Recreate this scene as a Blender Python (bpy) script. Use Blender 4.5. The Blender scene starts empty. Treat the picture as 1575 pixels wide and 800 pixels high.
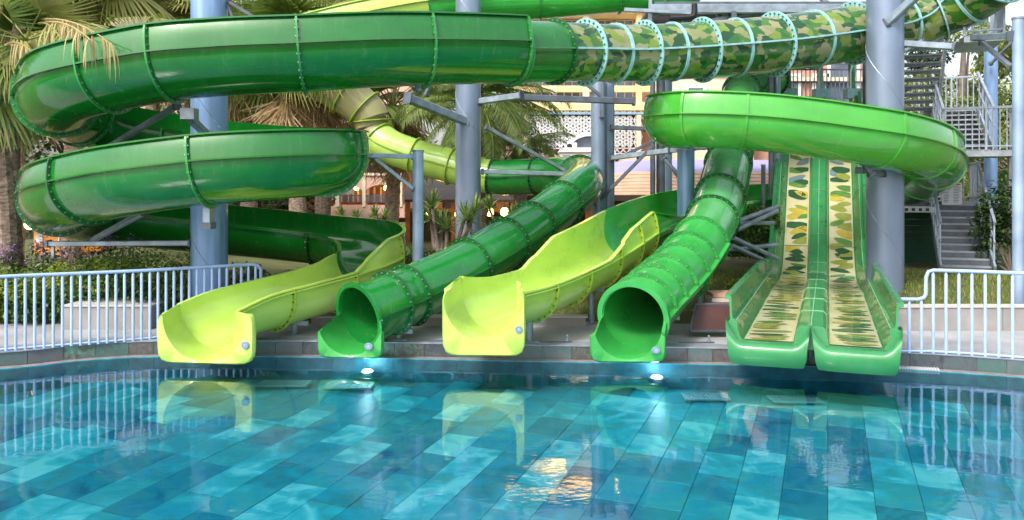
import bpy, math, random
from mathutils import Vector, Matrix
random.seed(7)
R = math.radians
S = bpy.context.scene
COL = S.collection

# ------------------------------------------------------------------ camera, sky, sun, exposure
CAM_Z = 2.45
F_PX = 1250.0
cam = bpy.data.cameras.new("camera")
cam.sensor_width = 36.0
cam.lens = 36.0 * F_PX / 1575.0
cam.shift_y = -110.0 / 1575.0
cam.clip_start = 0.1
cam.clip_end = 2000
co = bpy.data.objects.new("camera", cam)
co.location = (0, 0, CAM_Z)
co.rotation_euler = (R(90), 0, 0)
COL.objects.link(co)
S.camera = co

SUN_EL, SUN_AZ = 48.0, 215.0      # azimuth clockwise from +Y: behind the camera, to the left
w = bpy.data.worlds.new("World")
S.world = w
w.use_nodes = True
nt = w.node_tree
bg = nt.nodes["Background"]
sky = nt.nodes.new("ShaderNodeTexSky")
sky.sky_type = 'NISHITA'
sky.sun_disc = False
sky.sun_elevation = R(SUN_EL)
sky.sun_rotation = R(SUN_AZ)
sky.dust_density = 4.0
sky.air_density = 1.3
hs = nt.nodes.new("ShaderNodeHueSaturation")
hs.inputs['Saturation'].default_value = 0.55
nt.links.new(sky.outputs[0], hs.inputs['Color'])
nt.links.new(hs.outputs[0], bg.inputs[0])
bg.inputs[1].default_value = 0.15

sl = bpy.data.lights.new("sun", 'SUN')
sl.energy = 1.3
sl.angle = R(12)
sl.color = (1.0, 0.95, 0.88)
so = bpy.data.objects.new("sun", sl)
az, el = R(SUN_AZ), R(SUN_EL)
sd = Vector((math.sin(az) * math.cos(el), math.cos(az) * math.cos(el), math.sin(el)))
so.rotation_euler = (-sd).to_track_quat('-Z', 'Y').to_euler()
so.location = sd * 60
COL.objects.link(so)
S.view_settings.view_transform = 'Standard'
S.view_settings.look = 'None'
S.view_settings.exposure = 1.0
S.view_settings.gamma = 1.0
S.cycles.max_bounces = 8
S.cycles.transparent_max_bounces = 12

# ------------------------------------------------------------------ helpers
def P(u, v, Y):
    """photo direction (u, v) at real distance Y in front of the camera"""
    return Vector(((u - 787.5) * Y / F_PX, Y, CAM_Z - (v - 290.0) * Y / F_PX))

class MB:
    def __init__(s):
        s.v = []; s.f = []; s.m = []; s.cm = 0
    def add(s, vs, fs):
        b = len(s.v)
        s.v.extend([tuple(p) for p in vs])
        for f in fs:
            s.f.append(tuple(b + i for i in f)); s.m.append(s.cm)
        return s
    def box(s, x0, x1, y0, y1, z0, z1):
        vs = [(x0,y0,z0),(x1,y0,z0),(x1,y1,z0),(x0,y1,z0),(x0,y0,z1),(x1,y0,z1),(x1,y1,z1),(x0,y1,z1)]
        return s.add(vs, [(0,3,2,1),(4,5,6,7),(0,1,5,4),(1,2,6,5),(2,3,7,6),(3,0,4,7)])
    def beam(s, a, b, wd, ht=None, up=(0,0,1), bev=0.0):
        a = Vector(a); b = Vector(b); ht = wd if ht is None else ht
        t = (b - a).normalized(); up = Vector(up)
        if abs(t.dot(up)) > .98: up = Vector((0, 1, 0))
        sd = t.cross(up).normalized(); u2 = sd.cross(t)
        hw, hh = wd / 2, ht / 2
        if bev <= 0: bev = min(wd, ht) * .12
        pr = [(-hw+bev,-hh),(hw-bev,-hh),(hw,-hh+bev),(hw,hh-bev),(hw-bev,hh),(-hw+bev,hh),(-hw,hh-bev),(-hw,-hh+bev)]
        vs = [a + sd*x + u2*y for x, y in pr] + [b + sd*x + u2*y for x, y in pr]
        n = 8
        fs = [(i, (i+1) % n, n + (i+1) % n, n + i) for i in range(n)] + [tuple(range(n))[::-1], tuple(range(n, 2*n))]
        return s.add(vs, fs)
    def tube(s, pts, r, n=10, cap=True):
        pts = [Vector(p) for p in pts]
        rs = r if isinstance(r, (list, tuple)) else [r] * len(pts)
        vs = []; up = None
        for i, p in enumerate(pts):
            t = (pts[min(i+1, len(pts)-1)] - pts[max(i-1, 0)]).normalized()
            if up is None:
                up = Vector((0,0,1)) if abs(t.z) < .9 else Vector((1,0,0))
            sd = t.cross(up).normalized(); up = sd.cross(t).normalized()
            for k in range(n):
                a = 2*math.pi*k/n
                vs.append(p + (sd*math.cos(a) + up*math.sin(a)) * rs[i])
        fs = []
        for i in range(len(pts)-1):
            for k in range(n):
                k2 = (k+1) % n
                fs.append((i*n+k, i*n+k2, (i+1)*n+k2, (i+1)*n+k))
        if cap:
            fs.append(tuple(range(n))[::-1]); fs.append(tuple(range((len(pts)-1)*n, len(pts)*n)))
        return s.add(vs, fs)
    def lathe(s, c, prof, n=24):
        vs = []; fs = []
        for (r, z) in prof:
            for k in range(n):
                a = 2*math.pi*k/n
                vs.append((c[0] + r*math.cos(a), c[1] + r*math.sin(a), c[2] + z))
        for i in range(len(prof)-1):
            for k in range(n):
                k2 = (k+1) % n
                fs.append((i*n+k, i*n+k2, (i+1)*n+k2, (i+1)*n+k))
        fs.append(tuple(range(n))[::-1]); fs.append(tuple(range((len(prof)-1)*n, len(prof)*n)))
        return s.add(vs, fs)
    def build(s, name, mat, parent=None, smooth=None, kind=None, label=None):
        me = bpy.data.meshes.new(name)
        me.from_pydata(s.v, [], s.f)
        mats = mat if isinstance(mat, (list, tuple)) else [mat]
        for m_ in mats: me.materials.append(m_)
        if len(mats) > 1: me.polygons.foreach_set('material_index', s.m)
        if smooth is not None:
            me.shade_smooth(); me.set_sharp_from_angle(angle=R(smooth))
        me.update()
        o = bpy.data.objects.new(name, me)
        COL.objects.link(o)
        if parent is not None:
            o.parent = parent
            o.matrix_parent_inverse = Matrix.Translation(parent_loc(parent)).inverted()
        if kind: o['kind'] = kind
        if label: o['label'] = label
        return o

def parent_loc(p):
    v = Vector(p.location)
    return v
def tag(o, label=None, cat=None, group=None, kind=None):
    if label: o['label'] = label
    if cat: o['category'] = cat
    if group: o['group'] = group
    if kind: o['kind'] = kind
    return o
def thing(name, loc, label, cat, group=None):
    o = bpy.data.objects.new(name, None)
    o.location = loc; o.empty_display_size = .2
    COL.objects.link(o)
    return tag(o, label, cat, group)

# ------------------------------------------------------------------ materials
def mat(name, col, rough=.5, metal=0.0, coat=0.0, var=.15, vscale=3.0, bump=0.0, bscale=40.0,
        col2=None, stretch=(1,1,1), emit=None, estr=0.0, rvar=.1, detail=4.0, trans=0.0, spec=.5):
    m = bpy.data.materials.new(name); m.use_nodes = True
    n = m.node_tree; L = n.links; b = n.nodes["Principled BSDF"]
    b.inputs['Roughness'].default_value = rough
    b.inputs['Metallic'].default_value = metal
    b.inputs['Specular IOR Level'].default_value = spec
    if coat:
        b.inputs['Coat Weight'].default_value = coat; b.inputs['Coat Roughness'].default_value = .04
    if trans: b.inputs['Transmission Weight'].default_value = trans
    tc = n.nodes.new("ShaderNodeTexCoord"); mp = n.nodes.new("ShaderNodeMapping")
    mp.inputs['Scale'].default_value = stretch
    L.new(tc.outputs['Object'], mp.inputs[0])
    nz = n.nodes.new("ShaderNodeTexNoise"); nz.inputs['Scale'].default_value = vscale; nz.inputs['Detail'].default_value = detail
    L.new(mp.outputs[0], nz.inputs['Vector'])
    rp = n.nodes.new("ShaderNodeValToRGB")
    c2 = col2 if col2 else tuple(min(1, c*(1+var)) for c in col[:3])
    c1 = tuple(c*(1-var) for c in col[:3]) if not col2 else col[:3]
    rp.color_ramp.elements[0].position = .32; rp.color_ramp.elements[1].position = .68
    rp.color_ramp.elements[0].color = (*c1, 1); rp.color_ramp.elements[1].color = (*c2, 1)
    L.new(nz.outputs[0], rp.inputs[0]); L.new(rp.outputs[0], b.inputs['Base Color'])
    if rvar:
        mr = n.nodes.new("ShaderNodeMapRange")
        mr.inputs['To Min'].default_value = max(0, rough - rvar*rough); mr.inputs['To Max'].default_value = min(1, rough + rvar*rough*2)
        L.new(nz.outputs[0], mr.inputs[0]); L.new(mr.outputs[0], b.inputs['Roughness'])
    if bump:
        nb = n.nodes.new("ShaderNodeTexNoise"); nb.inputs['Scale'].default_value = bscale; nb.inputs['Detail'].default_value = 5
        L.new(mp.outputs[0], nb.inputs['Vector'])
        bp = n.nodes.new("ShaderNodeBump"); bp.inputs['Strength'].default_value = bump; bp.inputs['Distance'].default_value = .02
        L.new(nb.outputs[0], bp.inputs['Height']); L.new(bp.outputs[0], b.inputs['Normal'])
    if emit:
        b.inputs['Emission Color'].default_value = (*emit, 1); b.inputs['Emission Strength'].default_value = estr
    return m

def gelcoat(name, col, rough=.14, streak=.12):
    """glossy moulded fibreglass with faint chalky streaks and water marks"""
    m = mat(name, col, rough, coat=.55, var=streak, vscale=1.6, bump=.05, bscale=7, rvar=.5, stretch=(1,1,2.2))
    n = m.node_tree; L = n.links; b = n.nodes["Principled BSDF"]
    src = b.inputs['Base Color'].links[0].from_socket
    tc = n.nodes.new("ShaderNodeTexCoord"); mp = n.nodes.new("ShaderNodeMapping"); mp.inputs['Scale'].default_value = (9, 9, 1.1)
    nz = n.nodes.new("ShaderNodeTexNoise"); nz.inputs['Scale'].default_value = 1.0; nz.inputs['Detail'].default_value = 7; nz.inputs['Roughness'].default_value = .7
    L.new(tc.outputs['Object'], mp.inputs[0]); L.new(mp.outputs[0], nz.inputs['Vector'])
    mr = n.nodes.new("ShaderNodeMapRange"); mr.inputs['From Min'].default_value = .52; mr.inputs['From Max'].default_value = .78; mr.inputs['To Max'].default_value = .20
    L.new(nz.outputs[0], mr.inputs[0])
    mx = n.nodes.new("ShaderNodeMix"); mx.data_type = 'RGBA'; mx.inputs[7].default_value = tuple(min(1, c*.55+.16) for c in col) + (1,)
    L.new(mr.outputs[0], mx.inputs[0]); L.new(src, mx.inputs[6]); L.new(mx.outputs[2], b.inputs['Base Color'])
    b.inputs['Coat IOR'].default_value = 1.55
    ad = n.nodes.new("ShaderNodeMath"); ad.operation = 'ADD'
    L.new(b.inputs['Roughness'].links[0].from_socket, ad.inputs[0]); L.new(mr.outputs[0], ad.inputs[1]); L.new(ad.outputs[0], b.inputs['Roughness'])
    return m

def leafmat(name, c1, c2, rough=.45, trans=.25):
    m = bpy.data.materials.new(name); m.use_nodes = True
    n = m.node_tree; L = n.links; b = n.nodes["Principled BSDF"]
    gi = n.nodes.new("ShaderNodeNewGeometry")
    rp = n.nodes.new("ShaderNodeValToRGB")
    rp.color_ramp.elements[0].color = (*c1, 1); rp.color_ramp.elements[1].color = (*c2, 1)
    L.new(gi.outputs['Random Per Island'], rp.inputs[0]); L.new(rp.outputs[0], b.inputs['Base Color'])
    b.inputs['Roughness'].default_value = rough
    tr = n.nodes.new("ShaderNodeBsdfTranslucent"); L.new(rp.outputs[0], tr.inputs[0])
    mx = n.nodes.new("ShaderNodeMixShader"); mx.inputs[0].default_value = trans
    L.new(b.outputs[0], mx.inputs[1]); L.new(tr.outputs[0], mx.inputs[2])
    L.new(mx.outputs[0], n.nodes["Material Output"].inputs[0])
    return m

M = {}
M['green_dark'] = gelcoat('spiral green gelcoat', (.006, .155, .015))
M['green_tube'] = gelcoat('tube green gelcoat', (.010, .19, .03))
M['green_tube2'] = gelcoat('tube smoky green', (.07, .33, .09))
M['green_bright'] = gelcoat('bright green gelcoat', (.065, .38, .04), streak=.08)
M['green_lip'] = gelcoat('mouth green gelcoat', (.035, .34, .06), rough=.25)
M['green_racer'] = gelcoat('racer green gelcoat', (.035, .24, .075), rough=.25)
M['yellow'] = gelcoat('lime yellow gelcoat', (.47, .68, .11), rough=.25, streak=.08)
M['lime'] = gelcoat('pale lime gelcoat', (.42, .64, .12), streak=.08)
M['green_top'] = gelcoat('upper green gelcoat', (.04, .44, .05))
M['flange_dark'] = mat('dark green flange', (.008, .10, .02), .35, coat=.2, var=.25, vscale=6)
M['flange_mid'] = mat('mid green flange', (.03, .26, .05), .35, coat=.2, var=.2, vscale=6)
M['flange_yellow'] = mat('lime flange', (.36, .52, .05), .35, coat=.2, var=.2, vscale=6)
M['flange_white'] = mat('pale mint flange', (.30, .56, .58), .4, var=.15, vscale=8)
M['bolt'] = mat('bolt steel', (.34, .42, .38), .35, metal=.6, var=.1)
M['bolt_dark'] = mat('bolt dark', (.03, .09, .03), .4, var=.1)
M['steel'] = mat('galvanised steel', (.30, .36, .42), .38, metal=.55, var=.25, vscale=5, bump=.1, bscale=50)
M['steel_blue'] = mat('blue grey steel paint', (.30, .40, .55), .35, metal=.25, var=.2, vscale=2.2, bump=.05, bscale=30)
M['steel_dark'] = mat('dark steel', (.11, .13, .16), .5, metal=.3, var=.25, vscale=4)
M['column_blue'] = mat('sky blue column paint', (.22, .36, .60), .3, metal=.25, coat=.2, var=.25, vscale=2.6, bump=.04, bscale=14, stretch=(2.5,2.5,.25))
M['column_grey'] = mat('grey column paint', (.22, .28, .39), .32, metal=.3, coat=.15, var=.22, vscale=1.3, bump=.04, bscale=14, stretch=(1,1,.4))
M['fence'] = mat('light blue rail paint', (.36, .49, .80), .3, coat=.3, var=.1, vscale=5)
M['deck'] = mat('pale deck concrete', (.36, .355, .37), .7, var=.18, vscale=1.5, bump=.15, bscale=60)
M['deck_wall'] = mat('planter render', (.30, .28, .27), .75, var=.15, vscale=3, bump=.2, bscale=40)
M['coping'] = mat('overflow coping stone', (.26, .22, .22), .5, var=.25, vscale=8, bump=.2)
M['grate'] = mat('white overflow grate', (.75, .78, .82), .4, var=.06)
M['drain'] = mat('submerged white drain', (.34, .52, .60), .5, var=.08)
M['badge'] = mat('badge blue grey', (.17, .25, .38), .35, var=.1)
M['badge_mark'] = mat('badge mark', (.45, .52, .6), .4, var=.1)
M['ground'] = mat('garden soil and grass', (.10, .075, .035), .95, col2=(.10, .15, .03), vscale=1.8, bump=.6, bscale=12)
M['stair'] = mat('stair steel', (.33, .35, .38), .5, metal=.35, var=.2, vscale=5)
M['stair_rail'] = mat('stair rail paint', (.36, .41, .49), .4, metal=.2, var=.15, vscale=5)
M['brown_panel'] = mat('brown cover panel', (.06, .018, .015), .45, var=.2, vscale=4)
M['pale_panel'] = mat('pale stone panel', (.55, .5, .46), .6, var=.1)
M['white'] = mat('white paint', (.72, .72, .72), .5, var=.06)
M['hotel_pink'] = mat('pink render', (.62, .38, .30), .8, var=.1, vscale=.8)
M['hotel_cream'] = mat('cream render', (.72, .60, .46), .8, var=.08, vscale=.8)
M['hotel_yellow'] = mat('yellow balcony paint with glow', (.80, .64, .30), .7, var=.1, vscale=1, emit=(1, .70, .25), estr=.05)  # faint emission in the paint stands in for warm lamplight on the balconies
M['glow_strip'] = mat('warm balcony light strip', (.9, .6, .2), .6, emit=(1, .58, .13), estr=3.2)
M['brick_pink'] = mat('pink brown wall', (.46, .22, .16), .8, col2=(.55, .32, .24), vscale=9, bump=.2)
M['glass'] = mat('dark window glass', (.13, .16, .22), .12, var=.3, vscale=.6, spec=.8)
M['glass_blue'] = mat('blue window glass', (.18, .28, .48), .15, var=.3, vscale=.6, spec=.8)
M['frame_w'] = mat('window frame', (.6, .6, .58), .5, var=.05)
M['wood_dark'] = mat('dark brown timber', (.05, .03, .022), .6, var=.3, vscale=4)
M['wood'] = mat('orange brown timber', (.30, .11, .035), .55, var=.3, vscale=4)
M['roof_purple'] = mat('lilac roof membrane', (.36, .34, .62), .6, var=.08, vscale=.5)
M['roof_peach'] = mat('peach roof boards', (.66, .42, .28), .65, var=.12, vscale=1.4)
M['lamp'] = mat('warm lamp glass', (.9, .6, .2), .4, emit=(1, .62, .15), estr=9)
M['green_wall'] = mat('green siding', (.012, .085, .04), .6, var=.2, vscale=2)
M['paper'] = mat('sign board face', (.7, .7, .72), .6, var=.03)
M['ink'] = mat('sign ink', (.12, .14, .2), .6, var=.03)
M['ink_red'] = mat('sign red', (.5, .06, .05), .6, var=.03)
M['bark_palm'] = mat('palm bark', (.15, .10, .07), .95, col2=(.46, .34, .27), vscale=9, bump=.9, bscale=20, stretch=(1,1,2.5))
M['bark'] = mat('tree bark', (.12, .09, .07), .9, col2=(.22, .18, .14), vscale=6, bump=.7, bscale=18)
M['frond'] = leafmat('palm frond green', (.10, .17, .03), (.26, .34, .07))
M['frond_pale'] = leafmat('palm frond yellow green', (.26, .30, .07), (.46, .42, .14))
M['frond_dry'] = leafmat('dry palm frond', (.34, .21, .10), (.66, .50, .27), rough=.7)
M['frond_straw'] = leafmat('straw frond', (.42, .32, .13), (.58, .47, .22), rough=.6)
M['leaf_green'] = leafmat('hedge leaf', (.05, .12, .015), (.20, .34, .05))
M['leaf_dark'] = leafmat('dark shrub leaf', (.02, .055, .015), (.07, .14, .03))
M['leaf_light'] = leafmat('light tree leaf', (.14, .20, .06), (.33, .40, .12))
M['leaf_yellow'] = leafmat('yellow shrub leaf', (.22, .30, .03), (.48, .50, .07))
M['petal'] = leafmat('purple petals', (.22, .12, .42), (.42, .28, .62))
M['yucca'] = leafmat('yucca leaf', (.09, .16, .04), (.26, .36, .09))
M['grass'] = leafmat('grass blade', (.10, .14, .02), (.30, .34, .07))
M['black'] = mat('black rubber', (.012, .012, .014), .6, var=.2)

# smoky translucent polycarbonate section
def translucent_tube(name, c):
    m = bpy.data.materials.new(name); m.use_nodes = True
    n = m.node_tree; L = n.links; b = n.nodes["Principled BSDF"]
    b.inputs['Base Color'].default_value = (*c, 1); b.inputs['Roughness'].default_value = .15
    tr = n.nodes.new("ShaderNodeBsdfTransparent"); tr.inputs[0].default_value = (min(1, c[0]*2.2), min(1, c[1]*2.2), min(1, c[2]*2.2), 1)
    mx = n.nodes.new("ShaderNodeMixShader"); mx.inputs[0].default_value = .15
    L.new(b.outputs[0], mx.inputs[1]); L.new(tr.outputs[0], mx.inputs[2])
    L.new(mx.outputs[0], n.nodes["Material Output"].inputs[0])
    return m
M['smoky'] = translucent_tube('smoky polycarbonate', (.42, .40, .20))

# camouflage print
def camo():
    m = bpy.data.materials.new('camouflage print'); m.use_nodes = True
    n = m.node_tree; L = n.links; b = n.nodes["Principled BSDF"]
    b.inputs['Roughness'].default_value = .22; b.inputs['Coat Weight'].default_value = .5
    tc = n.nodes.new("ShaderNodeTexCoord"); mp = n.nodes.new("ShaderNodeMapping")
    mp.inputs['Scale'].default_value = (1.5, 1.5, 2.3); mp.inputs['Rotation'].default_value = (0, R(35), 0)
    L.new(tc.outputs['Object'], mp.inputs[0])
    nz = n.nodes.new("ShaderNodeTexNoise"); nz.inputs['Scale'].default_value = 2.2; nz.inputs['Detail'].default_value = 2.5
    L.new(mp.outputs[0], nz.inputs['Vector'])
    va = n.nodes.new("ShaderNodeVectorMath"); va.operation = 'MULTIPLY_ADD'
    va.inputs[1].default_value = (.55, .55, .55)
    L.new(nz.outputs['Color'], va.inputs[0]); L.new(mp.outputs[0], va.inputs[2])
    vo = n.nodes.new("ShaderNodeTexVoronoi"); vo.inputs['Scale'].default_value = 3.4
    L.new(va.outputs[0], vo.inputs['Vector'])
    sx = n.nodes.new("ShaderNodeSeparateColor"); L.new(vo.outputs['Color'], sx.inputs[0])
    rp = n.nodes.new("ShaderNodeValToRGB"); cr = rp.color_ramp; cr.interpolation = 'CONSTANT'
    cols = [(0, (.27, .27, .13)), (.20, (.055, .16, .02)), (.38, (.015, .07, .02)), (.58, (.17, .25, .03)), (.70, (.03, .13, .025)), (.88, (.22, .24, .10))]
    cr.elements[0].position = 0; cr.elements[0].color = (*cols[0][1], 1)
    cr.elements[1].position = cols[1][0]; cr.elements[1].color = (*cols[1][1], 1)
    for p, c in cols[2:]:
        e = cr.elements.new(p); e.color = (*c, 1)
    L.new(sx.outputs[0], rp.inputs[0]); L.new(rp.outputs[0], b.inputs['Base Color'])
    return m
M['camo'] = camo()

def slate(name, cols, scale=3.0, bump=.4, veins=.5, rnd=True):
    """stone whose tone differs from piece to piece, with cloudy veins; on the pool floor they also carry painted light dapple"""
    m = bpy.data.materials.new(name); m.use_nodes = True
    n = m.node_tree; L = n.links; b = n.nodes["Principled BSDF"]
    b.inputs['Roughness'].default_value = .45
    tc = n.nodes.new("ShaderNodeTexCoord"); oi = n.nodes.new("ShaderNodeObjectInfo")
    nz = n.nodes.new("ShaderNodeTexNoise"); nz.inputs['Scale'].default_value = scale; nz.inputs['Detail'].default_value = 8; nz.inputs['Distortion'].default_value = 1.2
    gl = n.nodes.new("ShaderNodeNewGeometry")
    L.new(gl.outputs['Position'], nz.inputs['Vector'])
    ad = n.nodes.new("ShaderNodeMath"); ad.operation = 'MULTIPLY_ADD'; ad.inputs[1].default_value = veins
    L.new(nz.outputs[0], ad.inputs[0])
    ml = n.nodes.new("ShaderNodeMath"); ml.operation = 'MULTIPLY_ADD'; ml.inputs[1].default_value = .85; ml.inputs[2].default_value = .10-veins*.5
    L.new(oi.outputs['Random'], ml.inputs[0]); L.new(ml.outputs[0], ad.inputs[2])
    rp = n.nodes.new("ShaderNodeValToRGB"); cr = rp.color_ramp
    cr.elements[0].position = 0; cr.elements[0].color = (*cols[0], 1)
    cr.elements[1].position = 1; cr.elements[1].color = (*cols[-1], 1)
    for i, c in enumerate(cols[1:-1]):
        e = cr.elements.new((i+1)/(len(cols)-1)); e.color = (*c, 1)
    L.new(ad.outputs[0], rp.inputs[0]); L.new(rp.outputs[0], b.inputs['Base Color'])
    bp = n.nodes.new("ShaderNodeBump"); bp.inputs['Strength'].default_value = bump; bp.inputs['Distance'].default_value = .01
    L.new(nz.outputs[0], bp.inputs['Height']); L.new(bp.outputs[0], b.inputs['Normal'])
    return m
M['pool_tile'] = slate('light dappled pool floor slate', [(.010,.16,.26), (.014,.27,.43), (.05,.32,.38), (.02,.40,.57), (.06,.43,.48), (.05,.57,.70), (.28,.80,.86)], scale=2.4, veins=1.15)  # strong clouding and pale end tones paint light dapple into the slate
M['edge_tile'] = slate('pool edge slate', [(.03,.04,.05), (.07,.085,.10), (.05,.12,.11), (.11,.12,.14), (.075,.06,.055), (.10,.26,.20)], scale=9, veins=.6)

def water():
    m = bpy.data.materials.new('pool water'); m.use_nodes = True
    n = m.node_tree; L = n.links
    n.nodes.remove(n.nodes["Principled BSDF"])
    out = n.nodes["Material Output"]
    tr = n.nodes.new("ShaderNodeBsdfTransparent"); tr.inputs[0].default_value = (.70, .96, .99, 1)
    gl = n.nodes.new("ShaderNodeBsdfGlossy"); gl.inputs['Roughness'].default_value = .012
    fr = n.nodes.new("ShaderNodeFresnel"); fr.inputs['IOR'].default_value = 1.52
    tc = n.nodes.new("ShaderNodeTexCoord"); mp = n.nodes.new("ShaderNodeMapping"); mp.inputs['Scale'].default_value = (1, 1.5, 1)
    nz = n.nodes.new("ShaderNodeTexNoise"); nz.inputs['Scale'].default_value = 2.2; nz.inputs['Detail'].default_value = 3
    L.new(tc.outputs['Object'], mp.inputs[0]); L.new(mp.outputs[0], nz.inputs['Vector'])
    nz2 = n.nodes.new("ShaderNodeTexNoise"); nz2.inputs['Scale'].default_value = 14; nz2.inputs['Detail'].default_value = 2
    L.new(mp.outputs[0], nz2.inputs['Vector'])
    b1 = n.nodes.new("ShaderNodeBump"); b1.inputs['Strength'].default_value = .022; b1.inputs['Distance'].default_value = .1
    L.new(nz.outputs[0], b1.inputs['Height'])
    b2 = n.nodes.new("ShaderNodeBump"); b2.inputs['Strength'].default_value = .014; b2.inputs['Distance'].default_value = .02
    L.new(nz2.outputs[0], b2.inputs['Height']); L.new(b1.outputs[0], b2.inputs['Normal'])
    L.new(b2.outputs[0], gl.inputs['Normal']); L.new(b2.outputs[0], fr.inputs['Normal'])
    mx = n.nodes.new("ShaderNodeMixShader")
    L.new(fr.outputs[0], mx.inputs[0]); L.new(tr.outputs[0], mx.inputs[1]); L.new(gl.outputs[0], mx.inputs[2])
    L.new(mx.outputs[0], out.inputs[0])
    return m
M['water'] = water()

# ------------------------------------------------------------------ the pool, its edge and the deck
DECK = .12
WATER = -.10
edge = [(-30,9.0),(-14,9.6),(-9.6,10.2),(-6.94,11.0),(-6.15,11.5),(-5.17,11.8),(-2.9,11.78),(.11,11.5),(3.0,11.26),(5.13,11.0),(6.6,10.5),(8.6,9.6),(13,8.0),(30,5.5)]
def catmull(pts, n=8):
    pts = [Vector(p) for p in pts]; out = []
    for i in range(len(pts)-1):
        p0 = pts[max(i-1,0)]; p1 = pts[i]; p2 = pts[i+1]; p3 = pts[min(i+2,len(pts)-1)]
        for k in range(n):
            t = k/n
            out.append(.5*((2*p1) + (p2-p0)*t + (2*p0-5*p1+4*p2-p3)*t*t + (3*p1-p0-3*p2+p3)*t**3))
    out.append(pts[-1]); return out
E = catmull([(x*1.0408, y*1.0408) for x, y in edge], 8)
def offs(poly, d):
    out = []
    for i, p in enumerate(poly):
        t = (poly[min(i+1,len(poly)-1)] - poly[max(i-1,0)]).normalized()
        out.append(Vector((p.x - t.y*d, p.y + t.x*d)))
    return out

def strip(mb, A, za, B, zb):
    b = len(mb.v)
    for p, q in zip(A, B):
        mb.v.append((p.x, p.y, za)); mb.v.append((q.x, q.y, zb))
    for i in range(len(A)-1):
        mb.f.append((b+2*i, b+2*i+2, b+2*i+3, b+2*i+1)); mb.m.append(0)
# water
mb = MB(); Lw = offs(E, .10)
mb.add([(p.x, p.y, WATER) for p in Lw] + [(p.x*1.3, -12, WATER) for p in Lw], [(i, i+len(Lw), i+1+len(Lw), i+1) for i in range(len(Lw)-1)])
mb.build('water', M['water'], kind='structure')
# pool shell under the tiles
FLOOR = -.60
def fz(y): return -.42-.045*(12-y)
mb = MB(); mb.add([(-40,-14,fz(-14)-.03),(40,-14,fz(-14)-.03),(40,14,fz(14)-.03),(-40,14,fz(14)-.03)], [(0,1,2,3)])
mb.build('pool_floor_bed', mat('grout', (.10,.26,.28), .9, var=.2, vscale=6), kind='structure')
mb = MB(); strip(mb, offs(E,.0), -.9, offs(E,.0), WATER+.012); mb.build('pool_wall', mat('pool wall tile', (.05,.27,.36), .4, var=.3, vscale=6), kind='structure', smooth=40)
# pool floor tiles: single slates in the racer axis direction
AX = R(21.2)
dV = Vector((math.sin(AX), math.cos(AX))); rV = Vector((math.cos(AX), -math.sin(AX)))
TW, TL = .43, .66
def tile_mesh(wd, ln, th, bev, name):
    m_ = MB(); a, b = wd/2, ln/2
    vs = [(-a,-b,-th),(a,-b,-th),(a,b,-th),(-a,b,-th),(-a,-b,-bev),(a,-b,-bev),(a,b,-bev),(-a,b,-bev),
          (-a+bev,-b+bev,0),(a-bev,-b+bev,0),(a-bev,b-bev,0),(-a+bev,b-bev,0)]
    m_.add(vs, [(0,1,5,4),(1,2,6,5),(2,3,7,6),(3,0,4,7),(4,5,9,8),(5,6,10,9),(6,7,11,10),(7,4,8,11),(8,9,10,11)])
    me = bpy.data.meshes.new(name); me.from_pydata(m_.v, [], m_.f); return me
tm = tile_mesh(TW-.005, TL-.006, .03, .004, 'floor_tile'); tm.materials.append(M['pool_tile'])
floor_t = thing('pool_floor', (0, 8, fz(8)), None, None); floor_t['kind'] = 'structure'
cand = []
rest = MB()
def inside(x, y):
    for i in range(len(E)-1):
        if E[i].x <= x <= E[i+1].x:
            f = (x-E[i].x)/(E[i+1].x-E[i].x)
            return y < E[i].y*(1-f)+E[i+1].y*f - .22
    return False
for c in range(-40, 40):
    for r_ in range(-30, 42):
        o_ = ((c*37) % 5) * .13 + (c % 2)*.27
        p = rV*(c*TW + .22) + dV*((r_ + o_)*TL)
        if not inside(p.x, p.y) or p.y < -6: continue
        H = CAM_Z - FLOOR
        vis = p.y > 6.6 and abs(p.x/p.y) < .70
        cand.append((0 if vis else 1, p.y, p))
cand.sort(key=lambda t: (t[0], t[1]))
for i, (vis, d_, p) in enumerate(cand):
    if i < 300 and vis == 0:
        o = bpy.data.objects.new('floor_tile', tm); COL.objects.link(o)
        o.parent = floor_t; o.matrix_local = Matrix.Translation((p.x, p.y-8, fz(p.y)-fz(8)+random.uniform(-.003, .003))) @ Matrix.Rotation(math.atan(.045), 4, 'X') @ Matrix.Rotation(-AX, 4, 'Z')
    else:
        a, b = (TW-.008)/2, (TL-.008)/2
        rest.add([(*q_, fz(q_.y)) for q_ in (p - rV*a - dV*b, p + rV*a - dV*b, p + rV*a + dV*b, p - rV*a + dV*b)], [(0,1,2,3)])
# the remaining tiles in one part; tone differs per island
mt = M['pool_tile'].copy(); mt.name = 'light dappled pool floor slate far'
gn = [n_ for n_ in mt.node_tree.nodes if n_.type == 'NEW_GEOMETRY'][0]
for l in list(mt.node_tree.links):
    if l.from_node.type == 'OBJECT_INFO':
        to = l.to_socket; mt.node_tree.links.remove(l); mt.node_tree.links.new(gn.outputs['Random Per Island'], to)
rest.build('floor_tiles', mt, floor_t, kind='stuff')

# overflow ledge, riser of slate pieces, deck
ledge = MB(); A = offs(E, 0); B = offs(E, .16)
strip(ledge, A, WATER+.012, B, WATER+.012); ledge.build('overflow_ledge', M['coping'], kind='structure')
RIS = offs(E, .16)
wall = thing('pool_edge_wall', (0, 11.5, 0), None, None); wall['kind'] = 'structure'
mb = MB(); RB = offs(E, .185)
strip(mb, RB, WATER-.05, RB, DECK-.012); mb.build('riser_backing', M['deck_wall'], wall)
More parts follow.
